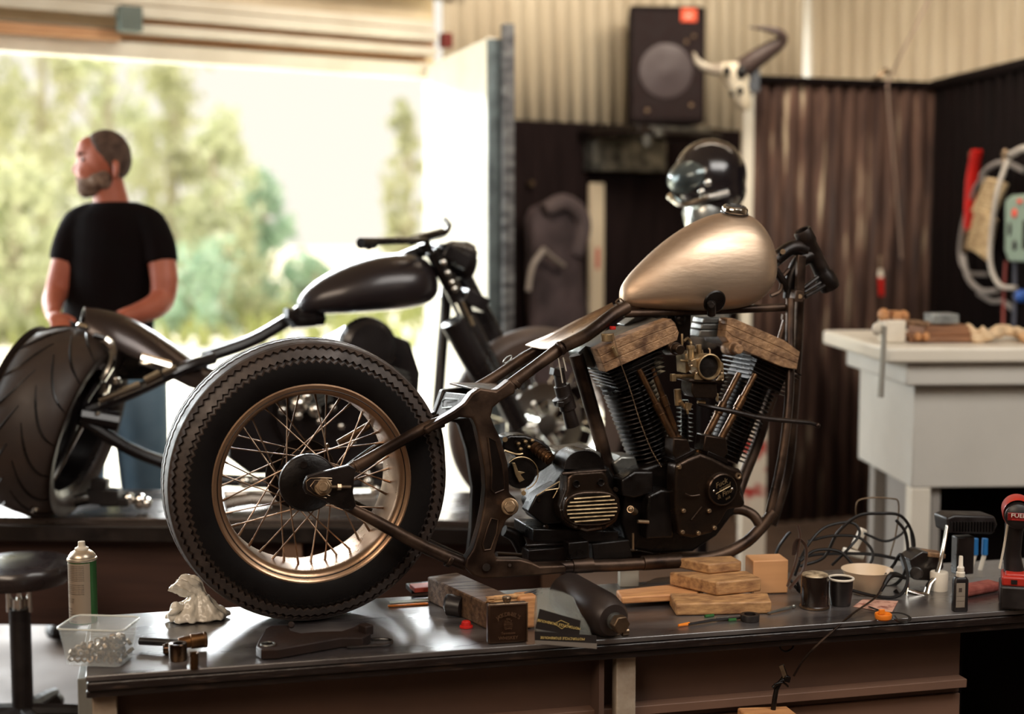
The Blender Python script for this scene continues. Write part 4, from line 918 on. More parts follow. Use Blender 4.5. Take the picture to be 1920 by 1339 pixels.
# bag of white powder
M['bag'] = mat('thin_white_plastic_bag', C(232,226,212), .32, 0, C(212,204,190), 20, bump=.6, bscale=50, coat=.4)
c = onb(372,1162); rn = random.Random(3)
b = MB(); rgs = []
n = 40
for i, (r_, z) in enumerate([(.066,0),(.072,.006),(.066,.016),(.048,.030),(.034,.045),(.024,.056),(.020,.062)]):
    rgs.append([c+Vector(((r_*(1+.10*math.sin(5*a)+.05*math.sin(11*a+i))*math.cos(a)*1.05, r_*(1+.10*math.sin(5*a)+.06*math.sin(13*a))*math.sin(a)*.6, z))) for a in [2*PI*k/n for k in range(n)]])
for i, (r_, dx, z) in enumerate([(.024,-.010,.070),(.031,-.022,.080),(.034,-.034,.088),(.030,-.046,.094),(.016,-.052,.092)]):
    rgs.append([c+Vector((dx+r_*(1+.22*math.sin(7*a+i)+.12*math.sin(13*a))*math.cos(a)*.75, r_*(1+.2*math.sin(6*a))*math.sin(a)*.5, z+.016*math.cos(a)+.005*math.sin(9*a))) for a in [2*PI*k/n for k in range(n)]])
b.loft(rgs); bag = place(b, 'powder_bag', M['bag'], 'knotted white plastic bag beside the rear tyre on the bench', 'bag', sub=1, ang=60)
b = MB(); rgs = []
for i, (r_, dx, z) in enumerate([(.006,-.02,.030),(.018,-.035,.030),(.028,-.048,.028),(.027,-.060,.026),(.012,-.066,.024)]):
    rgs.append([c+Vector((dx+.006*math.cos(a), -.012+r_*.8*math.cos(a)*(1+.2*math.sin(5*a)), z+r_*.8*math.sin(a)*(1+.25*math.sin(6*a+i)))) for a in [2*PI*k/24 for k in range(24)]])
b.loft(rgs); bf_ = part(b, 'bag_fold', M['bag'], bag, sub=1)
tx = bpy.data.textures.new('crumple', 'CLOUDS'); tx.noise_scale = .018; tx.noise_depth = 2
for o_ in (bag, bf_):
    o_.modifiers['sub'].levels = 2; o_.modifiers['sub'].render_levels = 2
    md = o_.modifiers.new('crumple', 'DISPLACE'); md.texture = tx; md.strength = .012; md.mid_level = .5; md.texture_coords = 'LOCAL'
# forged bracket under the wheel
M['forged'] = mat('dark_forged_bracket', C(44,29,23), .6, .2, C(30,20,17), 10, bump=.3, spec=.3)
H = .024
bp_ = [(480,1212),(484,1202),(492,1188),(498,1178),(508,1173),(540,1172),(545,1182),(565,1187),(600,1184),(640,1183),(662,1176),(676,1168),(684,1168),(695,1174),(695,1188),(680,1196),(640,1196),(600,1203),(560,1210),(520,1217),(490,1218)]
b = MB(); b.prism([onb(x,y,H) for x, y in bp_], (0,0,-H+.001)); t = place(b, 'forged_bracket', M['forged'], 'flat dark forged bracket lying under the rear tyre', 'bracket', bevel=.003)
b = MB(); hc = onb(502,1208,H+.001); b.tube([hc+Vector((.0145*math.cos(2*PI*k/28), .0145*math.sin(2*PI*k/28), 0)) for k in range(28)], .0024, 8, closed=True); part(b, 'bore_rim', M['alu'], t)
b = MB(); b.lathe([(0,.001),(.0125,.001),(.0125,.0),(0,0)], hc, (0,0,1), 24); part(b, 'bore', M['dark_engine'], t)
b = MB(); b.box(onb(686,1180,.030), (.022,.03,.022), (0,0,.5)); b.cyl(onb(546,1172,.026), onb(546,1172,.03), .008, None, 14); part(b, 'bracket_lug', M['forged'], t, bevel=.003)
b = MB(); b.tube([onb(640,1206,.004), onb(690,1199,.005), onb(728,1199,.005), onb(735,1204,.005), onb(726,1209,.005), onb(685,1212,.004), onb(650,1214,.004)], .0032, 8, 4); place(b, 'wire_hook', M['black_paint'], 'black bent wire hook on the bench in front of the rear tyre', 'hook')
# sticks and paper
b = MB(); b.box(onb(765,1134,.003), (.10,.010,.004), (0,0,.02)); place(b, 'orange_stick', M['orange'], 'thin orange stick lying on the bench behind the rear tyre', 'stick', bevel=.001)
b = MB(); b.box(onb(775,1127,.0015), (.12,.02,.001), (0,0,.03)); place(b, 'paper_strip', mat('paper', C(216,220,206), .8, 0, C(110,150,110), 30, lo=.55, hi=.8), 'pale printed paper strip behind the orange stick', 'paper')
# red cap
c = onb(874,1177); b = MB(); b.lathe([(0,.016),(.008,.016),(.0105,.014),(.0115,.008),(.0115,.006),(.0155,.005),(.0158,.001),(.014,0),(0,0)], c, (0,0,1), 28); place(b, 'bottle_cap', M['red'], 'small red plastic cap on the bench left of the dark flask', 'cap')
# timber beam under the frame
b = MB(); bm_ = [onb(910,1196,0), onb(992,1190,0)]
A = onb(915,1182); W_ = .085; L3 = .30; dv = Vector((-.30,.95,0)).normalized(); du = Vector((dv.y,-dv.x,0))
q0 = A; q1 = A+du*W_; q2 = q1+dv*L3; q3 = q0+dv*L3
b.prism([q0,q1,q2,q3], (0,0,.062)); place(b, 'timber_beam', M['old_wood'], 'thick grey oily timber block carrying the frame behind the dark flask', 'timber block', bevel=.004)
# hip flask
c = onb(951,1206); t = bthing('hip_flask', 'dark brown metal flask with embossed lettering at the bench edge', 'flask', c, YAW-.02)
M['flask'] = mat('aged_flask_metal', C(64,46,36), .42, .8, C(92,68,52), 8, bump=.2)
sc_ = 2.99/F
fw, fhh = 40.5*sc_, 84*sc_
b = MB(); b.prism([Vector((x,-.011+ .003*abs(x/fw)**3,z)) for x, z in [(-fw,.001),(fw,.001),(fw,fhh-.002),(-fw,fhh-.002)]], (0,.022,0)); b.build('flask_body', M['flask'], t, bevel=.005, seg=3)
b = MB(); b.tube([(-fw,-.012,fhh-.001),(fw,-.012,fhh-.001)], .0014, 6); b.tube([(fw-.002,-.012,.004),(fw-.002,-.012,fhh-.002)], .0012, 6); b.build('flask_seam', M['raw_steel'], t)
b = MB(); b.lathe([(0,0),(.008,0),(.008,.004),(.0105,.009),(.0105,.013),(.009,.0145),(0,.0145)], (-.001,0,fhh-.002), (0,0,1), 24); b.build('flask_cap', M['raw_steel'], t)
EM = mat('embossed_metal', C(150,116,90), .4, .8)
def ft(s, z, size, sx=1.0): text(s, size, EM, t, face_at((0,-.0118,z)), 'embossed_text', ext=.0003, sx=sx)
word = "JACK DANIEL'S"
for i, ch in enumerate(word):
    a = (i-(len(word)-1)/2)*.105
    text(ch, .0125, EM, t, face_at((.042*math.sin(a), -.0118, .024+.045*math.cos(a)+0.0), a), 'embossed_letter', ext=.0003)
ft('Old', .058, .006); ft('No.7', .052, .008); ft('BRAND', .045, .006); ft('Quality', .037, .006); ft('Tennessee', .026, .0075); ft('WHISKEY', .015, .0105)
b = MB(); b.box((0,-.0113,.0405), (.02,.0006,.0006)); b.box((0,-.0113,.0485), (.02,.0006,.0006)); b.build('embossed_rule', EM, t)
# amber block behind flask
b = MB(); A = onb(972,1176); b.box(A+Vector((0.016,.0,.040)), (.045,.05,.076), (0,0,.1)); place(b, 'softwood_block', M['wood'], 'orange brown wood block tucked behind the dark flask', 'wood block', bevel=.006, seg=3)
# worn brush lying on the beam
b = MB(); z0 = .068
A = onb(915,1128,z0); B_ = onb(984,1122,z0); d = (B_-A)
rn = random.Random(4)
for k in range(110):
    f = rn.random(); y_ = rn.uniform(-.008,.008); z_ = rn.uniform(-.004,.010)
    s0 = A + d*rn.uniform(-.06,.3) + Vector((0,y_,z_)); s1 = A+d*rn.uniform(.85,1)+Vector((0,y_+rn.uniform(-.002,.002),z_+rn.uniform(-.001,.002)))
    b.tube([s0,s1], .0011, 4)
t = place(b, 'wire_brush', mat('tan_bristle', C(206,160,104), .6, 0, C(150,106,64), 60), 'small brush with tan bristles lying on top of the timber block', 'brush')
b = MB(); 
for k in range(4): b.tube([B_+Vector((0,.002*k,.004*k-.002)), B_+Vector((.045,.01+.002*k,.008+.003*k))], .002, 6)
part(b, 'brush_handle', M['black_plastic'], t)
b = MB(); b.tube([onb(842,1134,.028), onb(866,1138,.026)], [.026,.024], 20); b.ell(onb(842,1134,.028), (.014,.026,.026), 16); place(b, 'rubber_plug', M['black_plastic'], 'round black rubber plug left of the timber block', 'plug')
# plastic bag with printed cards
M['clear'] = mat('clear_film', C(224,226,216), .12, 0, rvar=.05, trans=.75, ior=1.2, alpha=.42, bump=.5, bscale=60)
v_b = onb(1060,1212).y
def PB(x, y, dv): return P(x, y, v_b+dv)
t = bthing('parts_bag', 'clear plastic parts bag with black printed header card leaning at bench edge', 'bag', (onb(1060,1212).x, v_b, .0))
c0 = Vector((onb(1060,1212).x, v_b, 0))
def lp(b): b.v = [v-c0 for v in b.v]; return b
rows = [[(999,1206,0),(1040,1210,-.004),(1080,1213,-.006),(1119,1214,-.004)], [(1001,1150,.01),(1040,1160,.0),(1075,1165,.0),(1108,1172,.01)], [(1004,1125,.02),(1035,1128,.012),(1065,1140,.012),(1092,1156,.02)],[(1006,1105,.03),(1030,1106,.022),(1060,1112,.022),(1078,1122,.03)]]
b = MB(); vs = [P(x,y,v_b+dv) for r_ in rows for x, y, dv in r_]; vs = vs + [v+Vector((0,.014,0)) for v in vs]
f1 = [(i*4+j, i*4+j+1, i*4+j+5, i*4+j+4) for i in range(3) for j in range(3)]
b.add(vs, f1 + [tuple(16+q for q in f[::-1]) for f in f1] + [(0,1,17,16),(1,2,18,17),(2,3,19,18),(0,4,20,16),(4,8,24,20),(8,12,28,24),(3,7,23,19),(7,11,27,23),(11,15,31,27)])
lp(b).build('bag_film', M['clear'], t, sub=1)
M['card'] = mat('black_card', C(30,26,26), .45, 0, C(42,36,34), 8, coat=.5)
b = MB(); b.prism([PB(*p_) for p_ in [(1003,1184,-.012),(1003,1206,-.014),(1119,1216,-.014),(1118,1192,-.012)]], (0,.002,0)); lp(b).build('header_card', M['card'], t)
b = MB(); b.prism([PB(*p_) for p_ in [(1012,1142,-.012),(1004,1179,-.012),(1086,1194,-.012),(1089,1164,-.012)]], (0,.002,0)); lp(b).build('folded_card', M['card'], t)
gold = mat('gold_print', C(226,196,120), .4, 0)
p_ = P(1048,1171,v_b-.0135)-c0; text('MOTORCYCLE STOREHOUSE', .0078, gold, t, face_at(p_, R(15)+PI), 'card_text', ext=.0001)
p_ = P(1055,1197,v_b-.0155)-c0; text('MOTORCYCLE STOREHOUSE', .0078, gold, t, face_at(p_, R(6)+PI), 'card_text', ext=.0001)
b = MB(); c1 = P(1052,1171,v_b-.0135); b.tube([c1+Vector((-.016,0,.003)), c1+Vector((0,0,.009)), c1+Vector((.018,0,.0)), c1+Vector((.002,0,-.010))], .0005, 5, closed=True); lp(b).build('card_diamond', gold, t)
b = MB(); b.prism([PB(1003,1201,-.0155), PB(1003,1207,-.0155), PB(1119,1217,-.0155), PB(1119,1207,-.0155)], (0,.001,0)); lp(b).build('card_stripe', mat('grey_stripe', C(120,112,104), .4), t)
# black canister (damper) behind
b = MB(); A = onb(1062,1112,.052); B_ = onb(1150,1163,.043); d = (B_-A).normalized()
b.lathe([(0,-.02),(.035,-.02),(.047,0),(.052,.01),(.052,(B_-A).length-.055),(.044,(B_-A).length-.01),(.036,(B_-A).length),(0,(B_-A).length)], A, d, 40)
t = place(b, 'shock_canister', mat('scuffed_black_canister', C(40,32,30), .42, .2, C(60,50,46), 8), 'large black canister lying under the frame with threaded chrome end', 'canister')
b = MB(); E_ = B_+d*.002; b.cyl(B_-d*.003, B_+d*.018, .017, None, 24); b.cyl(B_+d*.006, B_+d*.010, .020, None, 24); part(b, 'thread', M['alu'], t)
b = MB(); b.cyl(B_+d*.018, B_+d*.040, .021, .021, 6); part(b, 'hex_end', M['raw_steel'], t, bevel=.002)
b = MB(); b.tube([onb(1085,1170,.030), onb(1120,1172,.016)], [.014,.014], 16); b.cyl(onb(1122,1180,.003), onb(1120,1170,.030), .016, None, 24); place(b, 'bushing_eye', M['frame_black'], 'steel rod eye lying beside the clear parts bag', 'rod end', bevel=.002)
b = MB(); b.cyl(onb(1138,1187,.010), onb(1160,1185,.010), .0095, .0085, 20); b.cyl(onb(1160,1185,.010), onb(1166,1185,.010), .006, None, 12); b.cyl(onb(1166,1185,.010), onb(1178,1184,.010), .0095, None, 20); place(b, 'small_bushing', M['raw_steel'], 'small steel bushing right of the rod eye on the bench', 'bushing', bevel=.001)
# wood blocks
def block(name, label, pts_top, h, z0, m, group=None, bev=.004):
    b = MB(); b.prism([onb(x, y, z0+h) for x, y in pts_top], (0,0,-h)); return place(b, name, m, label, 'wood block', group, bevel=bev, seg=2)
block('wood_block', 'bottom softwood block of the stack right of the canister', [(1255,1112),(1440,1112),(1447,1128),(1268,1132)], .030, .001, M['wood_end'])
block('wood_block', 'middle softwood block of the stack below the front of the frame', [(1255,1072),(1400,1070),(1428,1084),(1345,1092)], .034, .0325, M['wood_end'])
block('wood_block', 'small top softwood block of the stack touching the frame rail', [(1270,1046),(1372,1042),(1391,1052),(1330,1058)], .026, .067, M['wood_end'])
block('wood_plank', 'short pale plank lying left of the wood block stack', [(1155,1106),(1290,1092),(1322,1098),(1308,1112),(1165,1120)], .018, .012, M['wood'])
block('wood_plank', 'grey weathered plank propped under the pale plank', [(1150,1120),(1230,1082),(1290,1078),(1300,1110)], .010, .001, M['old_wood'])
b = MB(); bx = onb(1447,1114); b.box(bx+Vector((.0,.035,.044)), (.092,.07,.086), (0,0,-.10)); place(b, 'wooden_box', mat('tan_box', C(206,152,104), .6, 0, C(190,138,92), 3, stretch=(1,1,8)), 'square tan wooden box right of the wood block stack', 'box', bevel=.003)
b = MB(); b.box(onb(1178,1098)+Vector((0,.0,.022)), (.05,.03,.044), (0,0,-.1)); place(b, 'white_carton', mat('white_card', C(248,240,222), .6), 'white carton glowing under the lower frame rail', 'carton', bevel=.002)
# brush pen, tape, screwdriver
b = MB(); b.tube([onb(1290,1171,.004), onb(1336,1163,.005), onb(1392,1158,.005)], .0032, 8); t = place(b, 'paint_brush', M['black_plastic'], 'thin paint brush with orange tip on the bench front', 'brush')
b = MB(); b.tube([onb(1272,1173,.004), onb(1292,1170,.004)], [.003,.005], 8); part(b, 'brush_tip', M['orange'], t)
b = MB(); b.tube([onb(1344,1161,.005), onb(1366,1158,.005)], .0042, 8); part(b, 'ferrule', M['alu'], t)
b = MB(); b.tube([onb(1322,1156,.003), onb(1338,1154,.003)], .004, 8); b2 = place(b, 'green_clip', M['green'], 'tiny green clip behind the thin paint brush', 'clip')
b = MB(); b.tube([onb(1366,1163,.003), onb(1380,1162,.003)], .004, 8); b2 = place(b, 'green_clip', M['green'], 'tiny green clip left of the black tape roll', 'clip')
c = onb(1406,1164); b = MB(); b.lathe([(.014,.001),(.022,.001),(.0225,.015),(.022,.016),(.014,.016),(.0135,.008)], c, (0,0,1), 36, closed=True); place(b, 'tape_roll', M['black_plastic'], 'black tape roll lying on the bench in front of the wood blocks', 'tape')
b = MB(); b.tube([onb(1440,1150,.005), onb(1482,1139,.006)], [.003,.005], 8); b.ell(onb(1488,1137,.006), (.007,.005,.005), 10); place(b, 'small_screwdriver', M['alu'], 'thin silver screwdriver left of the black oil filter', 'screwdriver')
# oil filter, cup, bowl
c = onb(1527,1139); b = MB(); k_ = 3.05/F
b.lathe([(0,.001),(.034,.001),(.0355,.003),(.0355,.006),(.0335,.008),(.0335,.076),(.032,.082),(.026,.085),(0,.085)], c, (0,0,1), 40); t = place(b, 'oil_filter', mat('gloss_black_can', C(26,17,14), .25, .1, C(60,38,26), 12, lo=.5, hi=.8, coat=.5), 'glossy black oil filter can with worn silver top', 'oil filter')
b = MB(); b.lathe([(0,.0862),(.024,.0862),(.031,.0835),(.0325,.081),(.0315,.0805),(0,.0805)], c, (0,0,1), 40); part(b, 'filter_top', mat('worn_silver_top', C(208,190,160), .5, .5, C(90,70,52), 40, lo=.5, hi=.7), t)
b = MB(); b.lathe([(.033,.0015),(.0362,.0015),(.0362,.006),(.033,.006)], c, (0,0,1), 40, closed=True); part(b, 'filter_rim', M['raw_steel'], t)
c = onb(1583,1138); b = MB(); b.lathe([(0,.001),(.024,.001),(.028,.03),(.0295,.066),(.028,.066),(.026,.03),(.022,.004),(0,.004)], c+Vector((0,.02,0)), (0,0,1), 36); t = place(b, 'dark_cup', M['black_plastic'], 'dark cup with pale rim standing behind the oil filter', 'cup')
b = MB(); b.tube([c+Vector((.030*math.cos(2*PI*k/36), .02+.030*math.sin(2*PI*k/36), .0665)) for k in range(36)], .003, 8, closed=True); part(b, 'cup_rim', M['white_plastic'], t)
c = onb(1632,1116)+Vector((0,.02,0)); b = MB(); b.lathe([(0,.001),(.035,.001),(.050,.03),(.062,.058),(.065,.062),(.0625,.062),(.058,.055),(.046,.026),(.032,.005),(0,.005)], c, (0,0,1), 40); place(b, 'plastic_bowl', mat('milky_bowl', C(214,192,164), .4, 0, C(196,174,146), 8), 'milky plastic bowl under the loops of black cable', 'bowl')
# cable tangle
def cable(pts, r=.0036, name='black_cable', label=None, m='hose', sub=6, cat='cable', **kw):
    b = MB(); b.tube([P(x,y,v) for x, y, v in pts], r, 8, sub); return place(b, name, M[m], label, cat, **kw)
cable([(1700,1080,.06),(1712,1050,.07),(1712,1005,.08),(1690,968,.09),(1650,963,.10),(1608,968,.11),(1570,1000,.12),(1545,1045,.13),(1500,1062,.14)], .0042, label='black cable making the tallest arch above the bowl')
cable([(1500,1052,.05),(1530,1032,.06),(1575,1035,.05),(1605,1065,.03),(1640,1093,.02),(1668,1100,.02),(1690,1085,.02),(1702,1050,.03),(1698,1000,.04),(1680,975,.05)], .0042, label='black cable crossing in front of the bowl from the wooden box')
cable([(1490,1080,.1),(1510,1030,.1),(1545,990,.12),(1595,980,.12),(1612,1000,.10),(1590,1030,.08),(1560,1060,.1)], .0038, label='black cable looping left of the bowl')
cable([(1515,1015,.13),(1560,1005,.12),(1610,1008,.10),(1636,1035,.06),(1628,1062,.04),(1600,1080,.03)], .0038, label='black cable curling over the middle of the bowl')
cable([(1555,1095,-.09),(1600,1108,-.1),(1640,1118,-.1),(1675,1120,-.1),(1695,1108,-.09),(1702,1080,-.07),(1690,1040,-.03),(1675,1060,0),(1652,1090,-.06)], .0042, label='black cable with the big loop right of the bowl')
cable([(1498,1048,.16),(1530,1040,.15),(1580,1038,.14),(1640,1040,.13),(1690,1050,.12)], .0045, label='straight black cable run behind the bowl')
cable([(1620,1000,.15),(1660,1015,.14),(1690,1002,.14),(1705,985,.14),(1712,1030,.14)], .0034, label='thin black cable bend right of the tallest arch')
cable([(1610,1000,.2),(1605,950,.2),(1620,935,.2),(1670,935,.2),(1685,945,.2),(1680,1000,.2),(1668,1045,.2)], .0022, name='bent_wire', label='thin bent steel wire frame behind the cables', m='raw_steel', cat='wire')
cable([(1480,1085,.02),(1500,1110,.0),(1494,1090,0)], .004, label='short black cable end beside the wooden box')
b = MB(); b.tube([P(1476,1100,-.02), P(1490,1060,-.02), P(1500,1010,-.01), P(1496,985,0)], .006, 8, 3, flat=.3); b.tube([P(1480,1105,-.03), P(1506,1070,-.03), P(1512,1030,-.02), P(1500,1012,-.01), P(1492,1020,0), P(1490,1040,.01)], .008, 8, 4, flat=.3)
place(b, 'drive_belt', mat('brown_rubber_belt', C(78,58,50), .45, 0, C(54,40,34), 10), 'upright loop of flat brown rubber belt beside the wooden box', 'belt')
b = MB(); b.tube([P(1452,1055,.17), P(1458,1030,.17), P(1475,1005,.17), P(1482,998,.17)], .007, 8, 4, flat=.4); place(b, 'rubber_strip', M['hose'], 'curved black rubber strip behind the wooden box', 'rubber strip')
b = MB(); b.box(P(1610,1010,.18), (.018,.02,.06), (0,.5,0)); b.box(P(1600,1038,.17), (.05,.04,.018), (0,.3,0)); place(b, 'power_strip', M['white_plastic'], 'white plug block lying among the black cables', 'plug block', bevel=.004)
# loose wire that runs over the bench edge down to a clamp
vE = v0-.012
cable([(1668,1082,-.10),(1655,1100,-.12),(1640,1122,-.14),(1600,1150,v0+.04),(1570,1176,v0-.004),(1530,1212,vE-.006),(1505,1240,vE-.006),(1488,1268,vE-.004)], .0026, name='hanging_wire', label='thin braided wire running over the bench edge to the clamp', m='frame', cat='wire')
b = MB(); b.tube([P(1700,1085,-.05), P(1672,1078,-.1), P(1652,1108,-.12)], [.004,.008,.004], 8, 4); place(b, 'cable_joint', M['hose'], 'thick black cable joint above the orange clip', 'cable')
b = MB(); b.box(P(1470,1262,vE-.006), (.012,.006,.040), (0,-.35,0)); b.box(P(1474,1272,vE-.006), (.014,.02,.014), (0,.3,0)); b.tube([P(1480,1272,vE-.008), P(1464,1278,vE-.008), P(1448,1290,vE-.008)], .004, 6, 2); b.tube([P(1470,1270,vE), P(1456,1292,vE), P(1450,1330,vE), P(1446,1350,vE)], [.005,.006,.0065,.0065], 8, 2)
b.tube([P(1478,1288,vE-.01), P(1468,1280,vE-.01), P(1452,1284,vE-.01)], .003, 6, 2)
t = place(b, 'ground_clamp', M['dark_engine'], 'small oily metal clamp hanging on the braided wire below the bench edge', 'clamp', bevel=.001)
b = MB(); b.box(P(1468,1259,vE-.0095), (.010,.002,.030), (0,-.35,0)); part(b, 'clamp_tongue', M['bolt'], t)
b = MB(); b.box(P(1438,1345,v0-.02), (.125,.06,.03), (0,.05,0)); place(b, 'wood_offcut', M['wood'], 'pale wood offcut below the hanging clamp at the bottom of the picture', 'wood offcut', bevel=.004)
# ring pull on the apron
b = MB(); rr = P(1472,1203,v0+.095)-Vector((0,0,-ZB)); b.tube([rr+Vector((-.016,-.010,.002)), rr+Vector((-.018,-.014,-.012)), rr+Vector((-.004,-.016,-.020)), rr+Vector((.014,-.014,-.012)), rr+Vector((.018,-.010,.004))], .0025, 8, 4); b.box(rr+Vector((0,-.006,.004)), (.03,.012,.006))
b.build('ring_pull', M['black_paint'], bench)
# orange clip, strap, printed leaflet
c = onb(1656,1163); b = MB(); b.lathe([(.013,0),(.019,.004),(.0205,.014),(.019,.017),(.016,.012),(.012,.004)], c, (0,0,1), 24, closed=True); b.box(c+Vector((0,.008,.018)), (.014,.006,.012)); place(b, 'orange_clip', M['orange'], 'small orange plastic clip at the right front edge of the bench', 'clip', bevel=.001)
b = MB(); b.tube([onb(1630,1138,.006), onb(1660,1148,.010), onb(1690,1150,.012), onb(1706,1158,.010), onb(1700,1166,.008), onb(1684,1164,.006), onb(1676,1156,.006)], .0042, 6, 4, flat=.35); place(b, 'rubber_strap', M['hose'], 'curled black strap right of the orange clip', 'strap')
b = MB(); b.prism([onb(1600,1138,.001), onb(1618,1124,.001), onb(1684,1128,.001), onb(1672,1150,.001)], (0,0,.001)); place(b, 'leaflet', mat('printed_leaflet', C(196,150,130), .7, 0, C(120,60,50), 30, lo=.5, hi=.65), 'reddish printed leaflet lying behind the orange clip', 'leaflet')
# pedal assembly
b = MB(); b.tube([P(1678,1108,-.04), P(1690,1128,-.06), P(1720,1142,-.09), P(1752,1140,-.09), P(1788,1122,-.07)], [.012,.018,.020,.018,.012], 12, 3, flat=.4)
t = place(b, 'foot_pedal', M['black_paint'], 'foot control with ribbed black rubber pad and bent chrome arm', 'foot pedal')
b = MB(); b.tube([P(1776,985,-.02), P(1768,1030,-.03), P(1756,1078,-.05), P(1742,1096,-.06), P(1734,1124,-.075)], [.007,.008,.009,.010,.012], 12, 3, flat=.6); b.cyl(P(1700,1112,-.07), P(1738,1122,-.08), .0135, None, 20); b.cyl(P(1702,1090,-.06), P(1700,1118,-.07), .004, None, 8); part(b, 'chrome_arm', M['chrome'], t)
b = MB(); b.prism([P(x,y,-.03) for x, y in [(1776,972),(1790,966),(1866,968),(1872,985),(1862,1003),(1780,1000)]], (0,.07,-.0)); pad = part(b, 'pedal_pad', M['black_plastic'], t, bevel=.006, seg=3)
b = MB(); cb = Vector(t['_c'])
for k in range(15):
    x = 1784+k*5.6; b.box(P(x,988,-.033), (.0035,.008,.026))
b.v = [v-cb for v in b.v]; o = b.build('pad_ribs', M['hose'], pad)
b = MB(); b.box(P(1805,1040,.0), (.05,.03,.10)); part(b, 'pedal_bracket', M['black_paint'], t, bevel=.003)
b = MB(); b.prism([P(x,y,-.02) for x, y in [(1706,1050),(1730,1034),(1768,1040),(1770,1064),(1752,1090),(1716,1088)]], (0,.06,0)); b.cyl(P(1718,1075,-.04), P(1718,1075,.02), .017, None, 20); t = place(b, 'ignition_coil', M['black_paint'], 'black boxy switch unit behind the chrome pedal arm', 'switch unit', bevel=.003)
b = MB(); b.box(P(1748,1038,-.0), (.05,.05,.012), (0,.15,0)); part(b, 'terminal_plate', M['tan_cover'], t, bevel=.002)
c = onb(1768,1110)+Vector((0,.02,0)); b = MB(); b.lathe([(0,0),(.022,0),(.023,.045),(.021,.048),(0,.048)], c, (0,0,1), 28); place(b, 'white_jar', M['white_plastic'], 'short white jar behind the chrome pedal arm', 'jar')
# small dropper bottle
c = onb(1799,1146); t = bthing('dropper_bottle', 'small black bottle with white nozzle and label right of pedal', 'bottle', c, YAW-.15)
b = MB(); b.loft([rrect(.017,.010,.006,0), rrect(.018,.011,.006,.003), rrect(.018,.011,.006,.078), rrect(.014,.009,.006,.085), rrect(.008,.008,.006,.086)]); b.build('bottle_body', M['black_plastic'], t)
b = MB(); b.box((-.003,-.0114,.042), (.022,.0006,.060)); b.build('bottle_label', mat('silver_label', C(150,138,124), .5, .2, C(120,108,96), 20), t)
b = MB(); 
for z in (.028,.040): b.box((-.003,-.0118,z), (.020,.0004,.0006))
b.box((-.004,-.0118,.055), (.008,.0004,.010)); b.build('label_print', M['ink'], t)
b = MB(); b.lathe([(.0095,.085),(.0105,.086),(.0105,.096),(.0085,.098),(.0085,.108),(.0055,.112),(.0048,.134),(.004,.136),(0,.136)], (0,0,0), (0,0,1), 24); b.build('nozzle', M['white_plastic'], t)
# cordless drill
c = onb(1900,1138); t = bthing('cordless_drill', 'red and black cordless drill standing on its battery at the right', 'drill', c, R(-17))
MR = mat('red_drill_shell', C(178,44,32), .4, 0, C(150,34,24), 5)
k_ = onb(1900,1138); yy = (k_.y)
b = MB(); b.box((.005,0,.033), (.078,.10,.058)); b.build('battery', M['black_plastic'], t, bevel=.006, seg=3)
b = MB(); b.box((.003,0,.072), (.066,.085,.024)); b.box((.003,-.004,.084), (.05,.06,.012)); sh = b.build('battery_shell', MR, t, bevel=.005, seg=3)
b = MB(); b.box((-.002,-.043,.072), (.014,.004,.010)); b.build('battery_latch', M['black_plastic'], t)
b = MB(); b.tube([(.000,.01,.085),(-.006,.008,.13),(-.004,.0,.19),(.0,.0,.215)], [.020,.017,.018,.022], 16, 3, flat=1.2); b.build('handle', M['black_plastic'], t)
b = MB(); b.lathe([(0,-.062),(.018,-.062),(.030,-.055),(.033,-.04),(.034,.04),(.028,.075),(.018,.09),(0,.09)], (.002,0,.235), (0,1,0), 32); hd_ = b.build('motor_housing', M['black_plastic'], t)
b = MB(); b.lathe([(.0345,-.045),(.036,-.04),(.0365,.03),(.034,.04),(.033,.03),(.033,-.04)], (.002,0,.239), (0,1,0), 32, closed=True)
b.v = [v for v in b.v]; b.build('shell_top', MR, t)
b = MB(); b.box((.002,-.0625,.236), (.050,.004,.020)); b.build('name_plate', mat('dark_red_plate', C(112,22,22), .4), t, bevel=.002)
WT = mat('white_print', C(226,214,200), .5); text('FUEL', .0135, WT, t, face_at((.002,-.0652,.239)), 'printed_text', sx=1.2, ext=.0002); text('BRUSHLESS', .0055, mat('red_print', C(200,60,50), .5), t, face_at((.002,-.0652,.2295)), 'printed_text', sx=1.1, ext=.0002)
b = MB(); b.tube([(-.020,-.03,.215),(-.028,-.03,.15),(-.036,-.03,.10)], .003, 6, 3); b.build('wrist_strap', M['white_plastic'], t)
# pliers with blue grips
b = MB(); A = onb(1850,1095,.01)+Vector((0,.05,0)); 
for k in (0,1):
    x_ = 1829+k*18
    b.tube([P(x_,1010,.12), P(x_-1,1040,.12)], [.008,.0085], 10)
t = place(b, 'pliers', mat('blue_grip', C(38,110,170), .4), 'pliers with blue grips standing behind the dropper bottle', 'pliers')
b = MB(); b.tube([P(1828,1040,.12), P(1818,1075,.12), P(1816,1092,.12)], .006, 8); b.tube([P(1846,1040,.12), P(1836,1075,.12), P(1826,1092,.12)], .006, 8); part(b, 'plier_jaws', M['white_plastic'], t)
b = MB(); b.box(onb(1850,1110,.012)+Vector((.0,.04,0)), (.13,.05,.022), (0,0,.3)); place(b, 'red_rag', mat('pink_rag', C(170,96,84), .8, 0, C(120,52,46), 30, bump=.6), 'folded faded red rag between the dropper bottle and the drill', 'rag', bevel=.008, seg=3)
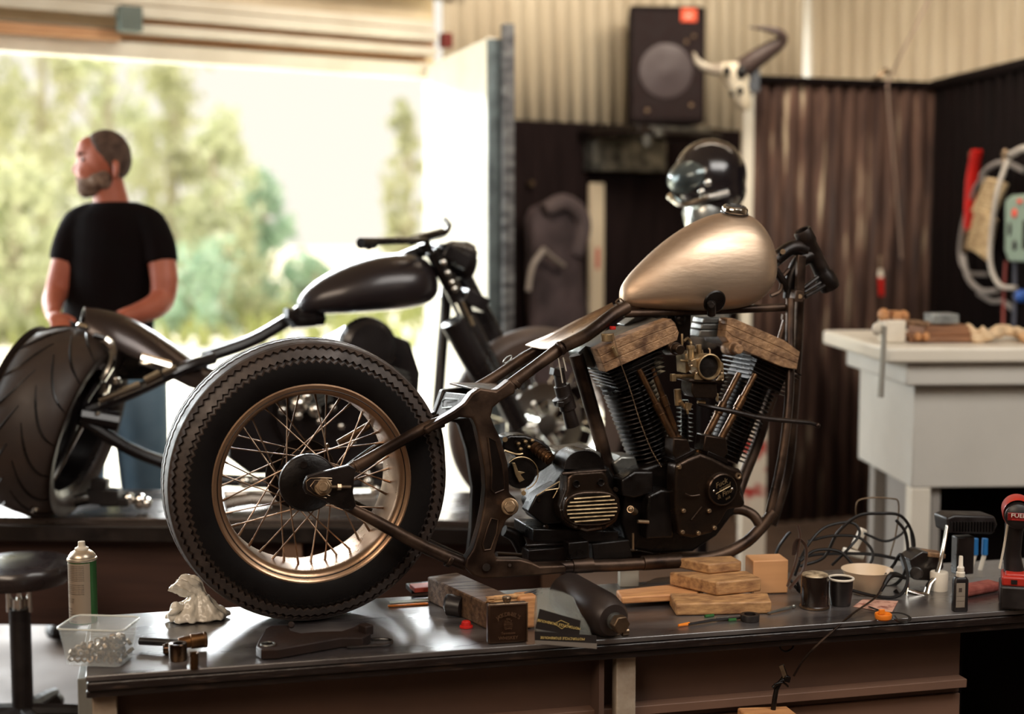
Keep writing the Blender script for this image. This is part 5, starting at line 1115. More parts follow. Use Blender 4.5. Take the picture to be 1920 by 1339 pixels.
# small red and white packets behind the tyre
b = MB(); b.box(onb(812,1100,.022)+Vector((0,.0,0)), (.11,.05,.012), (0,0,.1)); t = place(b, 'red_packet', mat('red_card', C(206,84,66), .5), 'flat red packet on the dark case behind the rear tyre', 'packet', bevel=.002)
b = MB(); b.box(onb(812,1100,.008)+Vector((0,.0,0)), (.13,.06,.015), (0,0,.1)); place(b, 'dark_case', M['black_plastic'], 'small dark case on the bench behind the rear tyre', 'case', bevel=.003)
# ================================================================ BACKGROUND INSIDE THE WORKSHOP
# ---- the man
# skin, hair, clothes
M['skin'] = mat('skin', C(176,100,76), .55, 0, C(158,84,62), 6, sss=.1)
M['tee'] = mat('black_cotton', C(12,7,8), .9, 0, C(18,11,12), 8, spec=.1)
M['jeans'] = mat('blue_denim', C(118,146,166), .8, 0, C(84,116,140), 5, bump=.3)
M['hair'] = mat('grey_brown_hair', C(88,66,54), .8, 0, C(60,44,36), 30, bump=.5)
M['beard'] = mat('grey_beard', C(138,114,98), .85, 0, C(84,60,48), 30, bump=.6)
MD = 5.14
m0 = at(205, 700, MD)
MFr = Frame((m0.x, m0.y, 0), 0.0)
Q = MFr.P
man = thing('person', 'bearded man in black t-shirt and jeans resting his hands on the wide rear tyre', 'person', (m0.x, m0.y, 0))
# head (profile facing left, turned slightly towards the viewer)
HC = Q(192, 305, 0)
b = MB()
b.ell(Q(198,294,0), (.086,.076,.088), 24)                         # skull
b.ell(Q(176,316,0), (.060,.062,.088), 20)                         # face mass
b.ell(Q(172,344,0), (.050,.052,.044), 16)                         # jaw
b.ell(Q(174,280,0), (.056,.062,.050), 16); b.ell(Q(152,289,0), (.018,.050,.014), 12)                         # brow
b.ell(Q(158,322,-.030), (.030,.028,.030), 12)                     # cheek
b.tube([Q(150,296,-.012), Q(144,310,-.014), Q(140,320,-.014), Q(147,326,-.012)], [.008,.012,.014,.010], 10, 2)   # nose
b.ell(Q(148,338,-.010), (.014,.022,.007), 10); b.ell(Q(149,344,-.010), (.013,.020,.007), 10)
b.tube([Q(204,335,.01), Q(207,372,.02), Q(212,405,.03)], [.050,.062,.075], 18, 2)     # neck
b.ell(Q(218,318,-.072), (.014,.010,.034), 12, (0,.15,0))          # near ear
b.ell(Q(214,318,.076), (.014,.010,.034), 12)
# torso core and arms
b.loft([[Vector((Q(x,y,0).x + hx*math.cos(2*PI*k/20), .03+hy*math.sin(2*PI*k/20), Q(x,y,0).z)) for k in range(20)] for x, y, hx, hy in [(213,392,.10,.08),(215,410,.17,.10),(212,450,.175,.12),(205,520,.155,.12),(200,600,.150,.115),(200,640,.155,.12)]])
def arm(pts, rs): b.tube([Q(*p) for p in pts], rs, 14, 3)
arm([(280,422,-.02),(298,465,-.04),(308,525,-.07),(305,562,-.08)], [.046,.052,.050,.045])
arm([(305,562,-.08),(285,578,-.16),(250,590,-.24),(228,594,-.29)], [.047,.044,.034,.028])
arm([(148,424,.0),(128,468,-.02),(111,528,-.04),(105,548,-.05)], [.046,.048,.044,.042])
arm([(105,548,-.05),(99,566,-.12),(98,582,-.20),(100,590,-.25)], [.042,.038,.030,.026])
def hand(wx, wy, wv, dx, dy, dv, side):
    W_ = Q(wx,wy,wv); f = Vector((dx, dv, dy)).normalized(); up = Vector((0,0,1)); s_ = f.cross(up).normalized(); u_ = s_.cross(f)
    b.tube([W_, W_+f*.045, W_+f*.085], [.028,.036,.034], 12, 2, flat=.5, up=s_)
    for k in range(4):
        o_ = W_+f*.080 + s_*(-.027+.018*k); L_ = (.068,.076,.072,.056)[k]
        b.tube([o_, o_+f*L_*.45+u_*-.004, o_+f*L_*.8-u_*.018, o_+f*L_-u_*.032], [.0095,.009,.0085,.007], 8, 2)
    o_ = W_+f*.030 + s_*side*.030; b.tube([o_, o_+f*.03+s_*side*.022-u_*.004, o_+f*.055+s_*side*.026-u_*.014], [.012,.011,.008], 8, 2)
hand(227,594,-.29, -.80,-.06,-.55, 1); hand(100,590,-.25, .45,-.12,-.85, -1)
# legs (under the jeans) and feet
for sx in (-.105,.105): b.tube([Vector((Q(200,640,0).x+sx,.03,.96)), Vector((Q(200,640,0).x+sx*1.3,.03,.5)), Vector((Q(200,640,0).x+sx*1.5,.04,.07))], [.085,.062,.045], 14, 2)
b.build('body', M['skin'], man, remesh=.009, smoothm=3)
b = MB()
b.ell(Q(199,291,.002), (.089,.080,.092), 24); b.ell(Q(203,300,.004), (.084,.079,.086), 20)
hair = b.build('hair', M['hair'], man, remesh=.008, smoothm=2)
# keep only the hair above and behind the hairline
me = hair.data
bm = bmesh.new(); bm.from_mesh(me)
for co, no in ((Q(150,268,0), Vector((.35,0,1)).normalized()),):
    pass
back = Vector((1,0,.75)).normalized()
bmesh.ops.bisect_plane(bm, geom=bm.verts[:]+bm.edges[:]+bm.faces[:], plane_co=Q(192,286,0), plane_no=back, clear_inner=True)
bmesh.ops.holes_fill(bm, edges=[e_ for e_ in bm.edges if e_.is_boundary]); bm.to_mesh(me); bm.free()
b = MB()
b.ell(Q(173,346,-.004), (.053,.058,.046), 18); b.ell(Q(160,354,-.008), (.030,.042,.034), 14); b.ell(Q(185,338,-.020), (.040,.050,.040), 14); b.ell(Q(196,334,-.040), (.028,.028,.042), 14); b.ell(Q(196,334,.036), (.028,.028,.042), 14); b.ell(Q(150,334,-.010), (.016,.030,.008), 12)
b.build('beard', M['beard'], man, remesh=.008, smoothm=2)
b = MB()
for dv in (-.048,.022): b.ell(Q(157,299,dv), (.009,.011,.008), 10)
b.build('eye', mat('eye', C(60,36,30), .3), man)
b = MB()
for dv in (-.046,.022): b.tube([Q(150,289,dv-.014), Q(154,287,dv), Q(160,289,dv+.012)], .005, 6, 2)
b.build('eyebrow', M['hair'], man)
# t-shirt
b = MB()
X0 = Q(213,0,0).x
b.loft([[Vector((Q(x,y,0).x + hx*math.cos(2*PI*k/28), .03+hy*math.sin(2*PI*k/28), Q(x,y,0).z)) for k in range(28)] for x, y, hx, hy in [(212,378,.078,.080),(214,390,.13,.10),(214,404,.172,.115),(214,440,.187,.13),(208,500,.178,.135),(202,560,.168,.13),(198,612,.165,.13),(197,640,.168,.132)]])
b.tube([Q(245,404,.0), Q(278,420,-.02), Q(297,460,-.04), Q(303,494,-.055)], [.052,.062,.062,.060], 18, 3)
b.tube([Q(178,404,.0), Q(148,420,.0), Q(128,462,-.015), Q(120,492,-.025)], [.052,.060,.058,.055], 18, 3)
b.build('t_shirt', M['tee'], man, remesh=.010, smoothm=4)
b = MB()
xh = Q(200,640,0).x
b.loft([[Vector((xh + hx*math.cos(2*PI*k/24), .03+hy*math.sin(2*PI*k/24), z)) for k in range(24)] for z, hx, hy in [(1.10,.165,.13),(1.0,.18,.14),(.90,.185,.145)]])
for sx in (-.10,.10): b.tube([Vector((xh+sx,.03,.95)), Vector((xh+sx*1.2,.02,.55)), Vector((xh+sx*1.35,.02,.3)), Vector((xh+sx*1.45,.03,.05))], [.108,.088,.078,.080], 18, 3)
b.build('jeans', M['jeans'], man, remesh=.014, smoothm=3)
for sx in (-.145,.145):
    b = MB(); b.ell((xh+sx-.02,-.06,.045), (.055,.14,.045), 16); b.build('shoe', M['black_plastic'], man)
b = MB(); b.tube([Q(280,577,-.178), Q(262,584,-.215)], [.026,.024], 12); b.build('tattoo', mat('tattoo_ink', C(70,60,58), .6), man)

# ---- far lift bench
FB_Y = 4.35
zf = onz(100, 958, 0); 
zfb = at(100, 972, 4.4).z
lf = Frame((at(290, 975, 4.42).x, 4.42, 0), R(-2))
t = thing('lift_bench', 'low dark lift bench with metal top carrying the black motorcycle', 'bench', (lf.O.x, lf.O.y, 0), lf.yaw)
uR = 1.35
b = MB(); b.box(((-2.2+uR)/2, .22, zfb-.012), (uR+2.2, .48, .024)); b.build('bench_top', mat('worn_metal_top', C(110,100,94), .3, .7, C(70,60,56), 8), t, bevel=.003)
b = MB(); b.box(((-2.2+uR)/2, -.03, zfb-.045), (uR+2.2, .03, .05)); b.build('bench_edge', M['black_paint'], t, bevel=.003)
b = MB(); b.box(((-2.2+uR)/2, .05, (zfb-.02+.215)/2), (uR+2.15, .02, zfb-.02-.215)); b.build('side_board', mat('red_brown_board', C(72,46,36), .7, 0, C(58,36,28), 3, stretch=(1,1,10)), t)
for u_ in (-1.9, .44, 1.25):
    b = MB(); b.box((u_, -.005, (zfb-.07)/2), (.06,.05,zfb-.07)); b.build('bench_leg', mat('leg_wood', C(122,92,72), .6) if u_ > 0 else M['black_paint'], t, bevel=.003)
# power tool lying on the lift bench
TF = Frame((lf.O.x, 4.50, zfb), 0)
def TP(x, y, v=0): return TF.P(x, y, v)
b = MB(); b.tube([TP(112,948,0), TP(140,940,0), TP(175,932,0)], [.016,.020,.022], 12, 2); b.box(TP(196,930,0), (.10,.06,.05), (0,.08,0)); b.box(TP(188,908,0), (.05,.05,.035), (0,.1,0)); b.box(TP(216,940,0), (.09,.05,.028))
t = place(b, 'air_tool', M['black_plastic'], 'black and silver air tool lying on the far lift bench', 'air tool', fr=TF, bevel=.004)
b = MB(); b.tube([TP(110,946,-.02), TP(150,934,-.03), TP(168,930,-.03)], [.010,.014,.014], 10, 2); part(b, 'silver_barrel', M['chrome'], t)
b = MB(); b.ell(TP(240,935,0), (.022,.02,.022), 10); b.ell(TP(262,940,0), (.026,.02,.026), 10); b.ell(TP(275,944,0), (.018,.02,.02), 10); place(b, 'crumpled_foil', M['chrome'], 'crumpled bright foil at the right end of the far lift bench', 'foil', fr=TF)
# ---- black motorcycle behind
yaw2 = R(24)
K0 = at(240, 800, 4.55)
KF = Frame((K0.x, K0.y, 0), yaw2)
def K(x, y, v=0): return KF.P(x, y, v)
MK = mat('satin_black_bike', C(20,16,17), .3, .2, C(30,24,25), 5, coat=.4)
MKT = mat('satin_black_tank', C(44,36,38), .34, .3, C(38,31,33), 3, coat=.5)
b2k = thing('motorcycle', 'finished black custom motorcycle standing behind on the far lift bench', 'motorcycle', (KF.O.x, KF.O.y, 0), yaw2)
# tank
b = MB(); rgs = []
for x, yt, yb, hw in [(556,572,580,.01),(565,552,588,.04),(590,528,592,.075),(630,504,591,.11),(680,484,588,.135),(730,474,585,.145),(770,474,580,.14),(795,484,572,.115),(810,504,560,.07),(815,525,545,.03)]:
    T_ = K(x,yt,0); B_ = K(x,yb,-.06); h = T_.z-B_.z
    rgs.append([Vector((T_.x, hw*math.copysign(abs(math.cos(a))**.85, math.cos(a)), B_.z+h*.42+(h*.58 if math.sin(a) > 0 else h*.42)*math.copysign(abs(math.sin(a))**.9, math.sin(a)))) for a in [2*PI*k/28 for k in range(28)]])
b.loft(rgs); b.build('fuel_tank', MKT, b2k, sub=1, ang=80)
# frame
b = MB()
b.tube([K(820,470,0), K(770,478,0), K(600,560,0), K(540,600,0), K(470,640,0), K(380,672,0)], .022, 10, 4)
b.tube([K(548,580,-.05), K(552,600,-.05), K(600,596,0)], .03, 8, 2)
b.tube([K(160,770,-.14), K(250,735,-.13), K(345,690,-.11), K(400,672,-.06)], .020, 10, 3)
b.tube([K(150,785,-.14), K(230,835,-.13), K(300,865,-.12), K(420,900,-.12), K(700,905,-.1), K(800,880,-.05), K(830,640,0), K(838,540,0)], .020, 10, 3)
b.tube([K(150,778,-.14), K(220,790,-.14)], .03, 10)
b.tube([K(210,560+30,.02), K(270,660,.0), K(290,672,0)], .008, 6)
b.build('frame', MK, b2k)
b = MB(); b.tube([K(185,752,-.16), K(262,722,-.16)], .014, 10); b.tube([K(272,716,-.16), K(300,702,-.16)], .017, 10); b.tube([K(305,700,-.16), K(330,690,-.16)], .010, 10); b.tube([K(262,672,-.1), K(318,688,-.1)], .020, 10); b.ell(K(183,775,-.17), (.008,.008,.008), 8); b.ell(K(220,714,-.16), (.014,.01,.014), 8)
b.build('chrome_fitting', M['chrome'], b2k)
# seat strut and chrome tubes along it
b = MB(); b.tube([K(176,628,-.12), K(205,640,-.12), K(212,668,-.12), K(196,700,-.12), K(168,740,-.13), K(148,778,-.14), K(120,850,-.15), K(60,962,-.17)], .009, 8, 4); b.build('fender_strut', MK, b2k)
b = MB(); b.tube([K(195,636,-.14), K(209,650,-.14), K(208,680,-.14), K(190,712,-.14)], .015, 8, 4); b.tube([K(198,720,-.14), K(192,740,-.14)], .016, 8); b.tube([K(152,800,-.15), K(110,880,-.16), K(66,958,-.17)], .008, 8, 2); b.build('chrome_strut', M['chrome'], b2k)
# rear fender: curved shell
cxy = (205, 800)
b = MB(); rgs = []
arc = [(158,576),(185,578),(215,584),(250,598),(285,618),(320,642),(350,664),(380,682),(400,690)]
wd = [.06,.085,.095,.10,.10,.095,.085,.07,.05]
for i, (x, y) in enumerate(arc):
    c_ = K(x, y, 0); n_ = 13
    rg = [c_+Vector((math.sin(a)*0+(-.012)*(1-math.cos(a)), wd[i]*math.sin(a), -.125*(1-math.cos(a))*(wd[i]/.10))) for a in [R(-85+170*k/(n_-1)) for k in range(n_)]]
    rg += [p+Vector((0,0,-.004)) for p in reversed(rg)]
    rgs.append(rg)
b.loft(rgs); b.build('rear_fender', mat('graphite_fender', C(70,58,54), .28, .6, C(54,44,42), 4, coat=.5), b2k, ang=60)
b = MB(); b.prism([K(x,y,.02) for x, y in [(215,640),(280,640),(370,690),(300,712),(225,712),(214,690)]], (0,.08,0)); b.build('fender_inner', MK, b2k)
# rear wheel: wide tyre, leaning
t_loc = K(100, 790, -.02)
def tread_tyre(Rt, hw, Rr, n=72):
    b = MB(); prof = [(Rr, -hw*.80),(Rr+.02,-hw*.95),(Rr+.06,-hw*1.0),(Rt-.055,-hw*.96)]
    for k in range(-8, 9): a = k/8*R(74); prof.append((Rt-.075+.075*math.cos(a)**.8*1.0, hw*math.sin(a)/math.sin(R(74))*.93))
    prof += [(Rt-.055,hw*.96),(Rr+.06,hw),(Rr+.02,hw*.95),(Rr,hw*.80)]
    b.lathe(prof, (0,0,0), (0,1,0), n, closed=True); return b
wt = tread_tyre(.302, .125, .215); wr = wt.build('rear_tyre', mat('wide_tyre_rubber', C(58,46,40), .5, 0, C(46,36,32), 8), b2k, ang=50)
lean = R(17); wr.location = t_loc; wr.rotation_euler = Euler((-lean*0, 0, 0))
mw = (Matrix.Rotation(-yaw2, 4, 'Z') @ Matrix.Rotation(lean, 4, 'Y') @ Matrix.Rotation(R(86), 4, 'Z'))
wr.rotation_euler = mw.to_euler()
b = MB()
for k in range(16):
    a0 = 2*PI*k/16
    for sd in (-1, 1):
        pts = []
        for j in range(7):
            f = j/6; y_ = sd*(.012+.10*f); a = a0 + .12*sd + f*.55 + .10*math.sin(f*PI); rr = .302-.0755+.075*math.cos(math.asin(min(1,abs(y_)/.1163*math.sin(R(74)))))**.8 + .0008
            pts.append((rr*math.cos(a), y_, rr*math.sin(a)))
        b.tube(pts, [.002,.004,.0045,.004,.002], 5, 2)
b.build('tread_groove', M['dark_engine'], wr)
b = MB(); b.lathe([(.0,-.03),(.05,-.03),(.06,-.02),(.20,-.015),(.20,-.09),(.228,-.11),(.228,.11),(.20,.09),(.20,.015),(.06,.02),(.05,.03),(0,.03)], (0,0,0), (0,1,0), 48); b.build('wheel_disc', MK, wr)
b = MB(); b.ell((.0,-.01,.318), (.028,.02,.01), 12); b.build('tyre_clip', M['chrome'], wr)
# fork, headlamp, bars
b = MB(); b.tube([K(812,468,-.09), K(858,560,-.09), K(925,700,-.09), K(975,800,-.09)], [.030,.030,.036,.038], 12, 3); b.tube([K(845,468,.09), K(890,560,.09), K(950,680,.09), K(1005,800,.09)], [.030,.032,.04,.04], 12, 3)
b.box(K(832,480,0), (.10,.26,.05), (0,.5,0)); b.box(K(868,560,0), (.09,.26,.05), (0,.5,0)); b.tube([K(850,600,-.1), K(900,690,-.1), K(930,740,-.1)], .05, 12, 2); b.build('fork', MK, b2k, bevel=.004)
b = MB()
for x, y in ((832,492),(840,512),(848,530),(853,542)): b.ell(K(x,y,-.135), (.013,.01,.013), 10)
b.tube([K(862,565,-.13), K(882,612,-.13)], .016, 10); b.build('fork_bolt', M['chrome'], b2k)
b = MB(); hl = K(858,487,0); b.lathe([(0,.08),(.045,.07),(.065,.03),(.068,-.03),(.06,-.05),(0,-.05)], hl, (-1,0,.1), 28); b.build('headlamp', MK, b2k)
b = MB(); b.lathe([(0,.056),(.04,.052),(.060,.03),(.060,.05),(0,.06)], hl+Vector((.002,0,0)), (1,0,-.1), 28); b.build('headlamp_lens', M['chrome'], b2k)
b = MB(); b.tube([K(678,454,-.30), K(730,452,-.22), K(790,450,-.1), K(806,446,0), K(830,440,.12), K(842,424,.2), K(834,412,.28)], .012, 8, 4); b.tube([K(676,456,-.30), K(700,456,-.26)], .018, 10); b.build('handlebar', MK, b2k)
b = MB(); b.tube([K(690,456,-.29), K(692,468,-.29)], .010, 8); b.build('bar_clamp', MK, b2k)
b = MB(); b.tube([K(770,452,-.12), K(830,436,.0)], .016, 8); b.build('bar_riser', MK, b2k)
b = MB(); b.tube([K(795,455,-.05), K(800,470,-.05)], .022, 10); b.build('bar_clamp', MK, b2k)
# front wheel with disc
fwc = K(1008, 792, 0)
b = tread_tyre(.35, .055, .255, 64); b.v = [v+fwc for v in b.v]; fwt = b.build('front_tyre', mat('dusty_front_tyre', C(82,66,58), .55, 0, C(58,46,40), 8), b2k, ang=50)
b = MB(); b.lathe([(.25,-.04),(.262,-.045),(.262,.045),(.25,.04),(.245,0)], fwc, (0,1,0), 56, closed=True); b.build('front_rim', M['chrome'], fwt)
b = MB(); b.lathe([(.09,-.065),(.15,-.065),(.15,-.06),(.09,-.06)], fwc, (0,1,0), 48, closed=True); b.cyl(fwc+Vector((0,-.08,0)), fwc+Vector((0,.08,0)), .04, None, 20)
for k in range(6):
    a = 2*PI*k/6; b.tube([fwc+Vector((.03*math.cos(a),-.063,.03*math.sin(a))), fwc+Vector((.095*math.cos(a),-.063,.095*math.sin(a)))], .009, 8)
b.build('brake_disc', M['chrome'], fwt)
for k in range(28):
    a = 2*PI*k/28; s_ = 1 if k % 2 else -1
    b = MB(); b.tube([fwc+Vector((.04*math.cos(a+s_*.9),s_*.03,.04*math.sin(a+s_*.9))), fwc+Vector((.25*math.cos(a),0,.25*math.sin(a)))], .003, 4); b.build('spoke', M['chrome'], fwt)
# engine block of the black motorcycle
b = MB()
b.prism([K(x,y,-.10) for x, y in [(560,870),(520,800),(520,740),(640,640),(690,612),(770,640),(790,700),(780,840),(740,900),(600,905)]], (0,.20,0))
e2 = b.build('engine', MK, b2k, bevel=.012)
b = MB(); b.prism([K(x,y,-.06) for x, y in [(428,770),(470,712),(530,690),(552,735),(590,745),(600,890),(470,890),(430,860)]], (0,.14,0)); b.build('oil_tank', MK, b2k, bevel=.012)
b = MB(); b.lathe([(0,-.03),(.075,-.03),(.095,-.015),(.10,.02),(0,.02)], K(690,650,-.13), (0,1,0), 32); b.build('air_cleaner', MK, e2)
b = MB()
for k in range(8): b.box(K(600-2*k, 700+k*9, -.115), (.14,.02,.006), (0,-.35,0))
for k in range(8): b.box(K(735+2*k, 690+k*9, -.115), (.12,.02,.006), (0,.35,0))
b.build('cylinder_fins', M['alu'], e2)
rn = random.Random(9)
for x, y, r_ in [(560,760,.03),(575,745,.02),(590,770,.022),(560,780,.014),(600,790,.012),(625,765,.012),(640,800,.012),(530,770,.015),(660,830,.014),(700,850,.02),(715,870,.02),(690,905,.02),(460,905,.022),(500,938,.018),(545,955,.018),(575,960,.016),(480,900,.014),(620,985,.016),(705,920,.02),(690,890,.014)]:
    b = MB(); b.ell(K(x,y,-.14), (r_,r_*.6,r_), 12); b.build('chrome_cap', M['chrome'], e2)
b = MB(); b.tube([K(420,945,-.15), K(470,935,-.15), K(560,940,-.15), K(700,935,-.15)], .022, 10, 2); b.tube([K(420,928,-.14), K(520,925,-.14)], .012, 8); b.build('exhaust_pipe', mat('steel_pipe', C(150,140,130), .3, .9, C(100,90,80), 8), b2k)
# blue item seen through the gap
b = MB(); b.box(at(884,985,4.7), (.06,.08,.055)); o = b.build('blue_packet', mat('blue_wrap', C(40,140,200), .5, 0, C(230,226,214), 7, lo=.5, hi=.52), smooth=False, bevel=.004)
tag(o, 'blue and white packet seen between the rear tyre and side forging', 'packet')
zbp = min((o.matrix_world @ v.co).z for v in o.data.vertices) if False else None
# ---- stool
s0 = at(34, 1058, 4.02)
st_ = thing('stool', 'round black workshop stool with chrome post at the left edge', 'stool', (s0.x, s0.y, 0))
zs = s0.z
b = MB(); b.lathe([(0,0),(.12,0),(.148,-.004),(.156,-.016),(.156,-.036),(.142,-.058),(.11,-.066),(0,-.066)], (0,0,zs+.008), (0,0,1), 48); b.build('seat', mat('black_vinyl', C(38,30,30), .28, 0, C(48,40,40), 6, coat=.5), st_)
b = MB()
for dx in (-.030,0,.030): b.cyl((dx,0,zs-.055), (dx,0,zs-.14), .008, None, 12)
b.cyl((0,0,zs-.10),(0,0,zs-.2),.02,None,16); b.build('post', M['chrome'], st_)
b = MB(); b.cyl((0,0,.06), (0,0,zs-.13), .030, None, 20); b.build('gas_spring', M['black_plastic'], st_)
for k in range(5):
    a = 2*PI*k/5+.3; b = MB(); b.tube([(0,0,.09), (.15*math.cos(a),.15*math.sin(a),.075), (.27*math.cos(a),.27*math.sin(a),.055)], [.024,.020,.015], 8, 2); lg = b.build('leg', M['black_plastic'], st_)
    b = MB(); b.cyl((.27*math.cos(a),.27*math.sin(a)-.012,.026), (.27*math.cos(a),.27*math.sin(a)+.012,.026), .026, None, 16); b.build('castor', M['black_plastic'], lg)
# ---- loudspeaker on a shelf
w_ = DF.P(1252,130,-.42)
sp = thing('loudspeaker', 'large black loudspeaker with orange badge high on the wall', 'speaker', DF.W(w_.x, -.36, 0)+Vector((0,0,DF.P(1252,236,-.42).z)), R(6))
HS = DF.P(1252,14,-.5).z-DF.P(1252,236,-.5).z; WS = 140/F*8.0
b = MB(); b.prism([(-WS/2,-.18,0),(WS/2,-.18,0),(WS*.36,.18,0),(-WS*.36,.18,0)], (0,0,HS)); b.build('cabinet', mat('speaker_cabinet', C(24,15,15), .8, spec=.2), sp, bevel=.02, seg=3)
b = MB(); b.prism([(-WS/2+.02,-.185,.03),(WS/2-.02,-.185,.03),(WS/2-.02,-.185,HS-.03),(-WS/2+.02,-.185,HS-.03)], (0,.01,0)); b.build('grille', mat('speaker_grille', C(36,26,26), .8, 0, C(40,29,29), 40, spec=.2), sp, bevel=.004)
b = MB(); b.lathe([(.0,-.01),(.03,-.012),(.05,-.004),(.13,-.008),(.145,-.004),(.145,.004),(0,.004)], (-.01,-.188,HS*.45), (0,1,0), 40); b.build('woofer', mat('speaker_cone', C(66,54,55), .5, .1), sp)
b = MB(); b.box((WS/2-.10,-.19,HS-.05), (.085,.01,.07)); bd2 = b.build('badge', mat('orange_badge', C(236,84,40), .5), sp, bevel=.003)
text('JBL', .03, WT, bd2, face_at((WS/2-.10,-.196,HS-.055)), 'badge_text')
for x, z in ((-.11,.07),(.13,.10),(.14,HS-.16),(.10,HS-.19)):
    b = MB(); b.ell((x,-.188,z), (.012,.006,.012), 10); b.build('grille_bolt', M['raw_steel'], sp)
zsh = DF.P(1252,236,-.42).z
b = MB(); b.box((0,-.02,-.03), (WS+.16,.55,.05)); shf = b.build('wall_shelf', M['black_paint'], loc=DF.W(w_.x, -.30, 0)+Vector((-.04,0,zsh-.008)), rot=(0,0,WY), bevel=.005); tag(shf, 'black wall shelf carrying the loudspeaker', 'shelf')
b = MB(); b.box((0,.18,-.14), (WS+.1,.10,.18)); b.tube([(-WS/2-.02,-.29,-.06),(-WS/2-.02,-.29,-.12)], .024, 10); b.tube([(-WS/2+.05,-.30,-.03),(-WS/2+.05,-.30,-.06)], .028, 10); b.box((0,-.298,-.02), (WS,.01,.02)); b.build('shelf_bracket', M['alu'], shf, bevel=.004)
# ---- longhorn skull
SK = Frame((at(1375,150,6.75).x, 6.75, 0), 0)
S = SK.P
b = MB(); b.loft([[S(x,y,0)+Vector((hx*math.cos(2*PI*k/16), hy*math.sin(2*PI*k/16), 0)) for k in range(16)] for x, y, hx, hy in [(1372,118,.05,.04),(1374,130,.075,.06),(1378,145,.07,.06),(1382,160,.055,.05),(1388,180,.045,.045),(1394,198,.04,.04),(1396,208,.02,.03)]])
sk = place(b, 'longhorn_skull', mat('bleached_bone', C(216,206,184), .6, 0, C(170,156,132), 12, bump=.3), 'pale longhorn skull with curved horns hung above the helmet', 'skull', fr=SK, ang=60)
b = MB(); b.tube([S(1365,128,0), S(1335,130,-.02), S(1310,118,-.04), S(1300,98,-.06)], [.030,.024,.018,.006], 10, 4); part(b, 'horn', mat('pale_horn', C(206,198,180), .5, 0, C(120,104,90), 8), sk)
b = MB(); b.tube([S(1388,132,0), S(1415,112,-.03), S(1445,92,-.06), S(1466,76,-.09), S(1462,62,-.12), S(1435,54,-.14), S(1405,51,-.16)], [.050,.046,.038,.028,.020,.012,.004], 12, 4); part(b, 'horn', mat('dark_horn', C(74,60,56), .4, 0, C(150,136,118), 5, lo=.55, hi=.75), sk)
b = MB()
for x, y, r_ in ((1363,133,.018),(1390,135,.026),(1372,175,.012),(1388,170,.016)): b.ell(S(x,y,-.055), (r_,.02,r_*1.3), 12)
part(b, 'eye_socket', M['dark_engine'], sk)
b = MB(); b.prism([S(x,y,.03) for x, y in [(1380,130),(1425,130),(1424,172),(1400,172),(1388,160)]], (0,.24,0)); part(b, 'skull_mount', M['black_paint'], sk)
# ---- helmet on a silver stand
HF = Frame((at(1325,330,5.0).x, 5.0, 0), 0); Hh = HF.P
hcx = at(1325,330,5.0)
ht = thing('motorcycle_helmet', 'glossy black open helmet on the silver display stand behind the tank', 'helmet', (hcx.x, 5.0, hcx.z-.10))
b = MB(); b.ell((0.012,0,.10), (.128,.115,.130), 28); b.ell((.03,0,.05), (.11,.105,.09), 20); b.build('shell', mat('gloss_black_helmet', C(30,25,28), .18, .1, coat=1), ht, remesh=.01, smoothm=2)
b = MB(); b.ell((-.045,-.01,.10), (.098,.104,.070), 24, (0,-.35,0)); b.build('visor', mat('smoked_visor', C(110,120,120), .2, .6, C(30,32,34), 8), ht)
b = MB(); b.tube([(-.13,-.02,.03),(-.09,-.09,.0),(-.02,-.115,.02),(.06,-.11,.04)], .012, 8, 4); b.ell((-.01,-.112,.075), (.014,.008,.014), 12); b.ell((-.03,-.105,.045), (.012,.008,.012), 12); b.build('visor_hinge', M['chrome'], ht)
ds = thing('display_stand', 'silver display head and pole standing behind the workbench', 'display stand', (hcx.x, 5.0, 0))
zb_ = hcx.z-.10
b = MB(); b.lathe([(0,zb_+.03),(.07,zb_+.02),(.085,zb_-.03),(.075,zb_-.07),(.07,zb_-.10),(.09,zb_-.14),(.10,zb_-.17),(.05,zb_-.22),(0,zb_-.22)], (0,0,0), (0,0,1), 32); b.lathe([(.04,zb_-.2),(.07,zb_-.24),(.09,zb_-.32),(.085,zb_-.46),(.03,zb_-.5),(0,zb_-.5)], (0,0,0), (0,0,1), 28); b.build('display_head', mat('silver_bust', C(196,198,192), .25, .8, C(120,120,118), 8), ds)
b = MB(); b.cyl((0,0,.02), (0,0,zb_-.48), .02, None, 20); b.lathe([(0,0),(.18,0),(.18,.015),(.05,.03),(0,.03)], (0,0,0), (0,0,1), 32); b.build('pole', M['soot'], ds)
# ---- spirit level leaning on the dark wall, jacket
lv0 = DF.P(1120,345,-.08); 
b = MB(); wdt = 32/F*7.9
b.box((0,0,.0), (wdt,.03,1.35)); lo = DF.W(lv0.x, -.07, lv0.z-.67)
lvl = b.build('long_level', mat('cream_board', C(206,190,164), .6), loc=lo, rot=(R(0),0,WY), bevel=.004)
lvl.data.transform(Matrix.Translation((0,0,.675))); lvl.location.z = lo.z-.675
tag(lvl, 'long cream straightedge with red mark standing against the dark wall', 'straightedge')
b = MB(); b.box((.0,-.017,1.35-.42), (.02,.004,.12)); b.build('red_mark', M['red'], lvl)
b = MB(); rgs = []
jc = DF.P(1040,480,-.2)
n = 32
for x, y, hx, hy in [(1030,378,.03,.03),(1035,390,.13,.05),(1040,410,.18,.07),(1040,460,.17,.09),(1040,520,.17,.09),(1045,580,.19,.10),(1050,640,.20,.10),(1050,720,.20,.10)]:
    c_ = DF.P(x,y,-.2)
    rgs.append([c_+Vector((hx*(1+.07*math.sin(6*a+y*.01))*math.cos(a), hy*(1+.18*math.sin(9*a+y*.02))*math.sin(a), 0)) for a in [2*PI*k/n for k in range(n)]])
